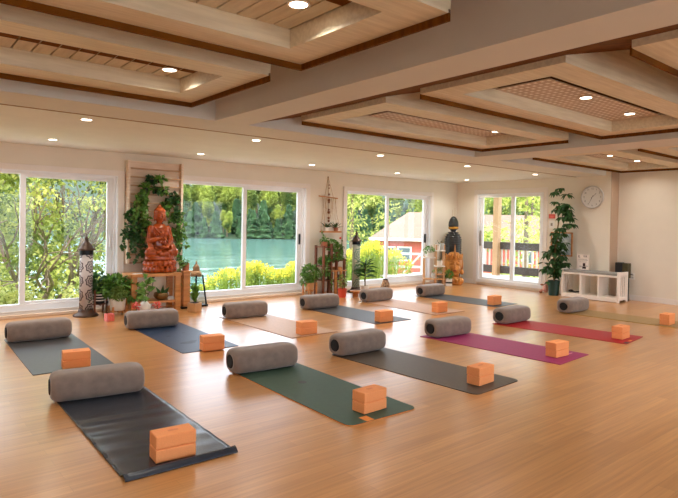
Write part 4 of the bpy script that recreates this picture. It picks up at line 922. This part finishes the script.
MB().box(-.035, 0, -.065, .065, -.045, .045).build('alarm_body', M['red'], t, bevel=.006); MB().box(-.038, -.034, -.045, .03, -.02, .012).build('pale_label', M['coral'], t)
t = thing('wall_switch', 'white wall switch with a grey button below the red alarm', 'switch', (XD, 6.26, 1.42))
MB().box(-.008, 0, -.06, .06, -.08, .08).build('plate', M['plastic'], t, bevel=.002); MB().box(-.014, -.008, -.02, .02, -.03, .03).build('button', M['greybtn'], t)
t = thing('wall_outlet', 'white outlet plate on the right wall beside the black speaker', 'outlet', (XR, 4.74, .455))
MB().box(-.008, 0, -.045, .045, -.065, .065).build('plate', M['plastic'], t, bevel=.002)
for z in (-.025, .025): MB().box(-.011, -.008, -.018, .018, z-.014, z+.014).build('socket', M['greycer'], t)
t = thing('wall_outlet', 'outlet on the wall under the altar table', 'outlet', (3.40, YW, .45)); MB().box(-.04, .04, -.008, 0, -.06, .06).build('plate', M['plastic'], t, bevel=.002); MB().box(-.02, .02, -.03, -.008, .0, .03).build('plug', M['blackmetal'], t)
m_ = MB().tube([(3.40, 8.715, .465), (3.38, 8.70, .35), (3.30, 8.68, .2), (3.2, 8.66, .03), (3.0, 8.66, .008)], .005, 6); o = m_.build('power_cord', M['blackmetal'], None); tag(o, 'thin black cord hanging from the outlet under the altar table', 'cord')

# clock
t = thing('wall_clock', 'round white wall clock reading about half past one', 'clock', (XD, 5.405, 1.972)); t.rotation_euler = (0, R(-90), 0)
# local: z -> -X world ; x -> +z world ; y -> y world
MB().lathe([(.20, 0), (.222, .005), (.225, .035), (.212, .042), (.205, .028), (.2, .02)], 48).build('rim', M['clockrim'], t, smooth=True)
MB().lathe([(.205, .018), (.205, .021)], 48).build('dial', M['clockface'], t)
def pol(a, r_): return (r_*math.cos(a), -r_*math.sin(a))   # clockwise from world-up as seen from -X
for h in range(1, 13):
    a = R(h*30); x, y = pol(a, .165)
    o = textmesh(str(h), .048, 'numeral', M['ink'], t); o.location = (x, y, .0213); o.rotation_euler = (0, 0, R(-90))
for k in range(60):
    pass
def hand(deg, L_, w_, z, nm):
    a = R(deg); d = Vector((math.cos(a), -math.sin(a), 0)); s_ = Vector((-d.y, d.x, 0))*w_
    m_ = MB(); p = [-d*.03-s_, -d*.03+s_, d*L_+s_*.4, d*L_-s_*.4]; m_.add([(q.x, q.y, z) for q in p]+[(q.x, q.y, z+.002) for q in p], [(3, 2, 1, 0), (4, 5, 6, 7), (0, 1, 5, 4), (1, 2, 6, 5), (2, 3, 7, 6), (3, 0, 4, 7)]); m_.build(nm, M['ink'], t)
hand(47, .11, .006, .0225, 'hour_hand'); hand(206, .155, .005, .026, 'minute_hand'); MB().lathe([(.01, .022), (.01, .031)], 12).build('centre_cap', M['clockrim'], t)

# bench (long axis along y)
bx0, bx1, by0, by1 = 10.48, 10.87, 4.68, 5.79
t = thing('storage_bench', 'white slatted bench with three open cubbies and a grey seat pad by the wall', 'bench', ((bx0+bx1)/2, (by0+by1)/2, 0))
hx, hy = (bx1-bx0)/2, (by1-by0)/2; W_ = M['benchwhite']
for s_ in (-1, 1):
    y0, y1 = (s_*hy-.0 if s_ < 0 else s_*hy-.03), (s_*hy+.03 if s_ < 0 else s_*hy)
    m_ = MB(); m_.box(-hx, -hx+.06, y0, y1, 0, .56).box(hx-.06, hx, y0, y1, 0, .56).box(-hx+.06, hx-.06, y0, y1, .50, .56).box(-hx+.06, hx-.06, y0, y1, .04, .10); m_.build('side_frame', W_, t, bevel=.003)
    for k in range(4): x = -hx+.085+k*.068; MB().box(x-.0, x+.028, y0+.008, y1-.008, .10, .50).build('side_slat', W_, t)
ys = [-hy+.03+(2*hy-.06)*k/3 for k in range(4)]
MB().box(-hx, hx, -hy+.03, hy-.03, .06, .085).build('bottom_board', W_, t); MB().box(-hx, hx, -hy+.03, hy-.03, .46, .495).build('seat_board', W_, t)
MB().box(-hx, -hx+.02, -hy+.03, hy-.03, .01, .06).build('kick_rail', W_, t)
for y in ys[1:3]: MB().box(-hx+.005, hx-.005, y-.011, y+.011, .085, .46).build('divider', W_, t)
pad = MB().box(-hx+.01, hx-.0, -hy+.035, hy-.035, .496, .54); pad.build('seat_pad', M['cushion'], t, bevel=.012)
o = thing('black_cable_bundle', 'black cable and plug lying in the left cubby of the bench', 'cable', (10.64, 5.62, .086)); MB().ell((0, .05, .03), (.05, .05, .028), 12).build('coil', M['blackbox'], o, smooth=True); MB().tube([(0, .03, .02), (-.03, -.05, .02), (0, -.13, .03)], .014, 7).build('lead', M['blackbox'], o)
# sign card on the bench
t = thing('sign_card', 'small white sign card with dark lettering standing on the bench pad', 'sign', (10.76, 5.50, .541), 0)
MB().box(-.006, .006, -.125, .125, 0, .30).build('card', M['paper'], t)
def txt(s_, size, y, z, m_='darkink'):
    o = textmesh(s_, size, 'lettering', M[m_], t); o.matrix_local = Matrix(((0, 0, -1, -.0068), (-1, 0, 0, y), (0, 1, 0, z), (0, 0, 0, 1))); return o
txt('IL', .065, .075, .255); txt('VA', .065, -.045, .26)
for z_, w_ in ((.205, .17), (.185, .2), (.15, .15)): MB().box(-.0072, -.006, -w_/2, w_/2, z_, z_+.005).build('text_line', M['ink'], t)
MB().box(-.0075, -.006, -.065, .01, .02, .065).box(-.0075, -.006, -.05, .0, .07, .13).build('dark_print', M['darkink'], t)
MB().box(-.0072, -.006, .02, .07, .06, .07).box(-.0072, -.006, -.1, -.06, .07, .08).build('small_print', M['ink'], t)
# speaker boxes behind the bench
t = thing('black_speaker_box', 'black speaker standing on a slim black pillar behind the right end of the bench', 'speaker', (10.99, 4.82, 0))
MB().box(-.05, .05, -.09, .05, 0, .43).build('pillar', M['blackbox'], t, bevel=.004); MB().box(-.08, .06, -.0, .13, .43, .72).build('cabinet', M['blackbox'], t, bevel=.015)
MB().box(-.06, .06, -.11, -.0, .43, .71).build('olive_cabinet', M['olive'], t, bevel=.004); MB().box(-.0, .04, -.15, -.11, .50, .515).build('knob', M['blackbox'], t)
# pink toy by the pot
t = thing('pink_fabric_toy', 'small pink fabric toy on the floor between door and dark green pot', 'toy', (10.62, 6.2, 0))
pk = mat('pink_fabric', (228, 170, 156), .9, 0, .06); br_ = mat('toy_brown', (160, 96, 66), .8)
b = MB(); b.ell((0, 0, .12), (.06, .06, .10), 14); b.ell((0, -.06, .24), (.05, .055, .05), 14); b.cap((0, .03, .1), (-.03, .1, .05), .03, .025); remesh(b.build('body', pk, t), .01, 2)
MB().ell((-.02, .10, .03), (.035, .035, .03), 12).build('foot', br_, t, smooth=True); MB().ell((-.03, .07, .18), (.02, .04, .02), 10).build('hand', br_, t, smooth=True)

# ------------------------------------------------------------------ outdoors
g = MB(); nx, ny = 40, 30
def gz(x, y):
    d = max(0, y-10); z = -.32-min(1, d/22)*2.6
    if x > 18: z = -.32-max(0, min(1, max(d, (x-14)*.8)/22))*2.4
    return z
X0, X1, Y0_, Y1_ = -30, 70, -20, 40
vsx = []
for j in range(ny+1):
    for i in range(nx+1):
        x = X0+(X1-X0)*i/nx; y = Y0_+(Y1_-Y0_)*j/ny; z = gz(x, y) if y > 8.9 or x > 14 else -.32
        if y > 20 and x < 24: z = min(z, -3.3)
        vsx.append((x, y, z))
g.add(vsx, [(j*(nx+1)+i, j*(nx+1)+i+1, (j+1)*(nx+1)+i+1, (j+1)*(nx+1)+i) for j in range(ny) for i in range(nx)])
o = g.build('lawn', M['grass'], None, smooth=True); o['kind'] = 'structure'; o['label'] = 'sunlit lawn sloping from the studio to the lake'
o = MB().box(-14, 24, -16, YB-.25, -.30, -.22).build('bounce_ground', mat('bounce_ground_pale', (206, 200, 192), .9, 0, .06, 9), None); o['kind'] = 'structure'; o['label'] = 'unseen pale ground added on the near side to bounce daylight into the studio'  # unseen pale ground, added to bounce neutral light up to the ceiling
o = MB().box(-5, XD+.3, YW+.26, 11.25, -.30, -.2).build('bounce_strip', mat('bounce_strip_pale', (204, 198, 190), .9, 0, .06, 4), None); o['kind'] = 'structure'; o['label'] = 'unseen pale strip added along the window wall to bounce neutral daylight'  # unseen strip added so the bounce near the windows stays neutral
# water
wm = bpy.data.materials.new('lake_water'); wm.use_nodes = True; nt = wm.node_tree; b = nt.nodes['Principled BSDF']
b.inputs['Base Color'].default_value = lin(104, 142, 132); b.inputs['Roughness'].default_value = .08; b.inputs['Specular IOR Level'].default_value = .9
tc = nt.nodes.new('ShaderNodeTexCoord'); mp = nt.nodes.new('ShaderNodeMapping'); mp.inputs['Rotation'].default_value = (0, 0, R(-35)); mp.inputs['Scale'].default_value = (.05, .35, 1); nz = nt.nodes.new('ShaderNodeTexNoise'); nz.inputs['Scale'].default_value = 1.2; nz.inputs['Detail'].default_value = 6
nt.links.new(tc.outputs['Object'], mp.inputs[0]); nt.links.new(mp.outputs[0], nz.inputs['Vector']); bp = nt.nodes.new('ShaderNodeBump'); bp.inputs['Strength'].default_value = .6; bp.inputs['Distance'].default_value = .35
nt.links.new(nz.outputs['Fac'], bp.inputs['Height']); nt.links.new(bp.outputs[0], b.inputs['Normal'])
g = MB().box(-120, 330, 18, 330, -3.4, -3.0); o = g.build('lake', wm, None); o['kind'] = 'structure'; o['label'] = 'calm teal lake with rippled bands'
# far shore
view = Vector((math.sin(.53), math.cos(.53), 0)); side = Vector((view.y, -view.x, 0))
g = MB(); rows = [(132, -3.2), (140, -1.5), (170, 6), (230, 16), (300, 18)]
vsx = []
for d, z in rows:
    for i in range(21): p = view*d+side*(-190+19*i*1.6); vsx.append((p.x, p.y, z))
g.add(vsx, [(j*21+i, j*21+i+1, (j+1)*21+i+1, (j+1)*21+i) for j in range(4) for i in range(20)])
o = g.build('far_shore', mat('shore_grass', (44, 66, 40), .9, 0, .2, .1), None); o['kind'] = 'structure'; o['label'] = 'wooded far bank of the lake'
def tree_proto(nm, kind, seed, label, group):
    rg = random.Random(seed); t = thing(nm, label, 'tree', (0, 0, 0), 0, group)
    lf = MB()
    if kind == 'cedar':
        H_ = 9.
        for _ in range(5200):
            h = rg.random()**1.1; a = rg.uniform(0, 2*PI); r_ = ((1-h)**.8*1.7+.15)*(.75+.7*mnoise.noise(Vector((math.cos(a)*1.3, math.sin(a)*1.3, h*9)))+.3); q = rg.uniform(.55, 1); p = Vector((math.cos(a)*r_*q, math.sin(a)*r_*q, .3+h*H_))
            lf.leaf(p, Vector((math.cos(a), math.sin(a), -.5+rg.uniform(-.3, .3))), Vector((0, 0, 1))+rvec(rg)*.3, rg.uniform(.35, .6), rg.uniform(.25, .42))
        MB().tube([(0, 0, -1), (0, 0, H_)], [.22, .03], 6).build('trunk', M['bark'], t); lf.build('foliage', M['cedar'], t)
    else:
        H_ = 13.
        blobs = [(Vector((rg.uniform(-1.1, 1.1), rg.uniform(-1.1, 1.1), rg.uniform(3.2, 12.2))), rg.uniform(1.0, 1.6)) for _ in range(18)]
        for c_, r_ in blobs: leafcloud(lf, c_, (r_*.9, r_*.9, r_*1.1), 420, .42, .32, rg, .1, .6)
        MB().tube([(0, 0, -1), (0, 0, H_*.8)], [.25, .05], 6).build('trunk', M['bark'], t); lf.build('foliage', M['birch'], t)
    return t
gc = 'dark conifers along the far waterline'; gb = 'bright leafy trees above the conifers on the far shore'
pc = tree_proto('cedar_tree', 'cedar', 1, 'dark green conifer in the unbroken line at the far edge of the lake', gc)
pb = tree_proto('leafy_tree', 'birch', 2, 'bright yellow green leafy tree rising behind the far shore conifers', gb)
rg = random.Random(77); fc = fb = True
for row, (d, z, sp_, kind, s0) in enumerate(((134, -2.9, 2.8, 'c', .66), (139, -1.9, 3.2, 'c', .85), (146, -1.0, 5.4, 'b', .85), (153, .9, 6.0, 'b', .92), (160, 3.4, 6.6, 'b', 1.0), (168, 6, 7.2, 'b', 1.1))):
    n = int(150/sp_)
    for i in range(n):
        sd_ = -30+i*sp_+rg.uniform(-.3, .3)+(row*1.45); p = view*(d+rg.uniform(-.6, .6))+side*sd_
        k_ = kind
        if k_ == 'c' and rg.random() < .06: k_ = 'b'
        if k_ == 'c': o = pc if fc else copy_tree(pc); fc = False; s_ = s0*rg.uniform(.75, 1.1)
        else: o = pb if fb else copy_tree(pb); fb = False; s_ = s0*rg.uniform(.8, 1.25)*(.6 if kind == 'c' else 1)
        o.location = (p.x, p.y, z); o.rotation_euler.z = rg.uniform(0, 6.28); o.scale = (s_*1.1, s_*1.1, s_)

# big maple outside the left window
t = thing('maple_tree', 'large sunlit leafy tree filling the left window', 'tree', (2.9, 15.0, -1.6))
rg = random.Random(5); br = MB()
def branch(p, d, L_, r_, dep):
    q = p+d*L_*.5+rvec(rg)*.1*L_; e = p+d*L_+rvec(rg)*.15*L_; br.tube([p, q, e], [r_, r_*.8, r_*.6], 7)
    if dep:
        for _ in range(3): nd = (d+rvec(rg)*.85+Vector((0, -.1, .05))).normalized(); branch(e, nd, L_*.72, r_*.55, dep-1)
for bx_, dd in ((0, (-.25, -.1, 1)), (.15, (.35, -.15, 1)), (-.2, (-.7, -.2, .8)), (.2, (.5, -.1, .9)), (0, (.1, -.5, .9))): branch(Vector((bx_, 0, 0)), Vector(dd).normalized(), 1.5, .085, 3)
br.build('trunk', M['bark'], t, smooth=True)
lf = MB(); lf2 = MB()
for _ in range(230):
    c_ = Vector((rg.uniform(-4.2, 2.3), rg.uniform(-1.6, 2.2), rg.uniform(-.2, 6.2)))
    if c_.z < 2.4 and rg.random() < .12: continue
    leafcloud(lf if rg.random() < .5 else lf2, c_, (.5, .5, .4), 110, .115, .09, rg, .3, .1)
lf.build('foliage', M['treeleaf'], t); lf2.build('sun_tinted_foliage', M['treeleaf2'], t)
# tree behind it to thicken
for k, (x, y, z, s_, lab) in enumerate(((-1.5, 19, -3, 1.15, 'tree standing behind the left edge of the maple'), (6.6, 21, -3.2, .9, 'tree seen through the right part of the left window'), (2.5, 23, -3.2, 1.1, 'tree behind the maple toward the lake'))):
    if k == 1: x, y, s_ = 4.2, 20, .8
    q = thing('lakeside_tree', lab, 'tree', (x, y, z)); lf = MB(); rr_ = random.Random(200+k)
    for _ in range(40): leafcloud(lf, (rr_.uniform(-2, 2)*s_, rr_.uniform(-1, 1), rr_.uniform(.3, 6)*s_), (.8, .7, .6), 60, .22, .17, rr_, .3, .3)
    lf.build('foliage', M['treeleaf'], q); MB().tube([(0, 0, 0), (.2, 0, 2), (-.1, 0, 4.5*s_)], [.15, .12, .04], 7).build('trunk', M['bark'], q)

# goldenrod under the windows
def rods(name, xa, xb, ya, yb, zfun, n, seed, lab):
    rg = random.Random(seed); a = MB(); b_ = MB(); t = thing(name, lab, 'flowers', ((xa+xb)/2, (ya+yb)/2, 0)); t['kind'] = 'stuff'
    ox, oy = (xa+xb)/2, (ya+yb)/2
    for _ in range(n):
        x = rg.uniform(xa, xb); y = rg.uniform(ya, yb); g0 = -.45; h = zfun(x, y)*rg.uniform(.86, 1.06)
        base = Vector((x-ox, y-oy, g0)); top = Vector((x-ox+rg.uniform(-.08, .08), y-oy+rg.uniform(-.08, .08), h))
        a.tube([base, top], .005, 3, False)
        H_ = (top-base).length
        for k in range(12): p = base.lerp(top, .2+.65*rg.random()); a.leaf(p, rvec(rg)+Vector((0, 0, .3)), Vector((0, 0, 1)), .13, .03)
        for k in range(rg.choice((0, 4, 12, 16))): p = top+Vector((rg.gauss(0, .05), rg.gauss(0, .05), rg.uniform(-.2, .03))); b_.leaf(p, rvec(rg)+Vector((0, 0, .2)), rvec(rg), .06, .04)
    a.build('stems_and_leaves', M['rodleaf'], t)['kind'] = 'stuff'; b_.build('blossoms', M['goldrod'], t)['kind'] = 'stuff'
def prof_(pts):
    def f_(x, y):
        x = x*12/y
        if x <= pts[0][0]: return pts[0][1]
        for (a, za), (b_, zb) in zip(pts, pts[1:]):
            if x <= b_: return 1.4+(za+(zb-za)*(x-a)/(b_-a)-1.4)*y/12+.04*math.sin(x*19)
        return pts[-1][1]
    return f_
rods('goldenrod', 5.2, 9.2, 11.4, 12.6, prof_([(5.3, -.30), (5.9, -.12), (6.2, .12), (6.6, .22), (6.85, .14), (7.1, .36), (7.4, .30), (7.66, .14), (8.0, .12), (8.35, .28), (9, .1)]), 430, 11, 'mass of yellow goldenrod below the middle window')
rods('goldenrod', 9.9, 12.3, 11.4, 12.6, prof_([(10.1, .5), (10.5, .60), (10.9, .72), (11.25, .84), (11.6, .66), (11.9, .5), (12.2, .62), (12.5, .3)]), 300, 12, 'mass of tall yellow goldenrod outside the right window')
for k, (x, y, s_, lab) in enumerate(((13.6, 14.6, .45, 'yellow green shrub outside the right half of the right window'), (1.9, 10.6, .8, 'low green shrub under the maple outside the left window'), (3.4, 10.9, .7, 'low bright shrub at the right foot of the left window'))):
    q = thing('garden_shrub', lab, 'shrub', (x, y, -.45)); lf = MB(); rr_ = random.Random(300+k)
    for _ in range(16): leafcloud(lf, (rr_.uniform(-.8, .8)*s_, rr_.uniform(-.4, .4), rr_.uniform(.1, .8)*s_), (.3, .3, .25), 70, .09, .06, rr_, .2, .2)
    lf.build('foliage', M['treeleaf2'], q); MB().tube([(0, 0, 0), (0, 0, .5)], .02, 6).build('stem', M['bark'], q)

# red barn downhill
C0 = Vector((28.9, 27.4, 0)); 
t = thing('red_cottage', 'red walled cottage with a wide tan shingle roof downhill beyond the right window', 'building', (32.0, 27.8, -2.2), R(-49))
hw, hd = 3.9, 3.2; ez = 2.4
MB().box(-hw, hw, -hd, hd, -1.5, ez).build('wall', M['barnred'], t)
ro = MB(); ov = .5; rz_ = 4.4; rl = 1.9
ro.add([(-hw-ov, -hd-ov, ez), (hw+ov, -hd-ov, ez), (hw+ov, hd+ov, ez), (-hw-ov, hd+ov, ez), (-rl, 0, rz_), (rl, 0, rz_), (-hw-ov, -hd-ov, ez+.12), (hw+ov, -hd-ov, ez+.12), (hw+ov, hd+ov, ez+.12), (-hw-ov, hd+ov, ez+.12)],
  [(3, 2, 1, 0), (0, 1, 7, 6), (1, 2, 8, 7), (2, 3, 9, 8), (3, 0, 6, 9), (6, 7, 5, 4), (7, 8, 5), (8, 9, 4, 5), (9, 6, 4)]); ro.build('roof', M['roof'], t)
MB().box(-hw-ov-.02, hw+ov+.02, -hd-ov-.02, -hd-ov, ez-.04, ez+.14).build('fascia', M['barnwhite'], t)
for x in (-3.1, -2.0, .2, 1.3, 2.9):
    wf = MB().box(x-.5, x+.5, -hd-.06, -hd, .95, 1.95).build('window', M['barnwhite'], t); MB().box(x-.4, x+.4, -hd-.08, -hd-.06, 1.05, 1.85).build('pane', M['barnglass'], wf)
t = thing('wooden_gate', 'pale grey gate with diagonal braces in front of the red cottage', 'gate', (20.2, 20.0, -1.55), R(-45))
gt = M['gate']
for x in (-1.3, 0, 1.3): MB().box(x-.06, x+.06, -.05, .05, -.6, 1.55).build('post', gt, t)
for z in (.1, .75, 1.4): MB().box(-1.3, 1.3, -.03, .03, z-.05, z+.05).build('rail', gt, t)
for a, b_ in (((-1.25, 0, 1.4), (-.05, 0, .1)), ((.05, 0, .1), (1.25, 0, 1.4))): MB().tube([a, b_], .05, 4).build('brace', gt, t)
# second cottage seen through the patio door
t = thing('red_cabin', 'tan roofed red cabin seen through the left half of the patio door', 'building', (41.5, 26.0, -2.1), R(-57))
hw, hd, ez, rz_ = 4.2, 3.2, 2.0, 4.3
MB().box(-hw, hw, -hd, hd, -1.5, ez).build('wall', M['barnred'], t)
ro = MB(); ro.add([(-hw-ov, -hd-ov, ez), (hw+ov, -hd-ov, ez), (hw+ov, hd+ov, ez), (-hw-ov, hd+ov, ez), (-hw-ov, 0, rz_), (hw+ov, 0, rz_)], [(3, 2, 1, 0), (0, 1, 5, 4), (1, 2, 5), (2, 3, 4, 5), (3, 0, 4)]); ro.build('roof', M['roof'], t)
for x in (-2.5, 0, 2.5):
    wf = MB().box(x-.45, x+.45, -hd-.06, -hd, .5, 1.5).build('window', M['barnwhite'], t); MB().box(x-.37, x+.37, -hd-.08, -hd-.06, .58, 1.42).build('pane', M['barnglass'], wf)

# deck
DX0, DX1, DYa, DYb = XD+.2, 14.5, 3.0, 11.6
g = MB()
y = DYa
while y < DYb: g.box(DX0, DX1, y, y+.135, -.14, -.1); y += .14
o = g.build('deck_floor', M['deck'], None); o['kind'] = 'structure'; o['label'] = 'pale boarded deck outside the patio door'
t = thing('deck_railing', 'dark wooden deck railing with pale balusters outside the patio door', 'railing', (14.35, 8.5, -.1))
MB().box(-.06, .06, -4.5, 2.9, .77, .98).build('top_rail', M['rail'], t); MB().box(-.04, .04, -4.5, 2.9, .06, .28).build('bottom_rail', M['rail'], t)
for k in range(51):
    y = -4.4+k*.143; MB().box(-.018, .018, y-.02, y+.02, .28, .77).build('baluster', M['baluster'], t)
for k, (y, lab) in enumerate(((9.93, 'cedar post carrying the porch roof, seen through the left half of the patio door'), (4.6, 'cedar porch post hidden behind the wall right of the door'))):
    o = MB().box(-.085, .085, -.085, .085, -.0, 3.7).build('porch_post', M['cedarpost'], None, (14.24, y, -.1)); tag(o, lab, 'post')
o = MB().box(XR+.65, 14.6, 3, 11.6, 3.3, 3.45).build('porch_roof', M['pine'], None); o['kind'] = 'structure'
# trees beyond deck
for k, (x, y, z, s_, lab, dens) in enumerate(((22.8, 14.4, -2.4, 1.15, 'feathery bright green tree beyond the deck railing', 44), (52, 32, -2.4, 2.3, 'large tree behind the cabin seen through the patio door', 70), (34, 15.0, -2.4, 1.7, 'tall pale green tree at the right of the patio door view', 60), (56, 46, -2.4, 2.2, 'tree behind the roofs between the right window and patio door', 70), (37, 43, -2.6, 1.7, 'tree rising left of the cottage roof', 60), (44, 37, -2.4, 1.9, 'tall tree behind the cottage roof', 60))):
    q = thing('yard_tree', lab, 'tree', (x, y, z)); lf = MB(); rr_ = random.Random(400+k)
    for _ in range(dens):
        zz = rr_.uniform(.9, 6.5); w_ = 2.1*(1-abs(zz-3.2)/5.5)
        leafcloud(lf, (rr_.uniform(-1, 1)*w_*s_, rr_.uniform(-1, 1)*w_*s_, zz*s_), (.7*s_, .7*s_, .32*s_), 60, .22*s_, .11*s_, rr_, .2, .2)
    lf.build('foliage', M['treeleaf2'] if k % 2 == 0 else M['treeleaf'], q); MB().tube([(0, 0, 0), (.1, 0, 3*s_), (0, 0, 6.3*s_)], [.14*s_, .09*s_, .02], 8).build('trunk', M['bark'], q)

# ------------------------------------------------------------------ render settings
vs = sc.view_settings; vs.view_transform = 'Standard'; vs.look = 'None'; vs.gamma = 1; vs.exposure = 0.85; vs.use_curve_mapping = False
sc.render.film_transparent = False
try:
    sc.cycles.use_denoising = True; sc.cycles.max_bounces = 8; sc.cycles.diffuse_bounces = 5; sc.cycles.transparent_max_bounces = 16; sc.cycles.sample_clamp_indirect = 6
except Exception: pass
# sky + sun
wd = bpy.data.worlds.new('world'); sc.world = wd; wd.use_nodes = True; bg = wd.node_tree.nodes['Background']
bg.inputs[0].default_value = (.80, .88, 1, 1); bg.inputs[1].default_value = 2.7
sd = bpy.data.lights.new('sun', 'SUN'); so = bpy.data.objects.new('sun', sd); col.objects.link(so); sd.energy = 2.3; sd.angle = R(1); sd.color = (1, .93, .8)
so.rotation_euler = Vector((.56, .33, -.76)).to_track_quat('-Z', 'Y').to_euler(); so.location = (0, 0, 12)
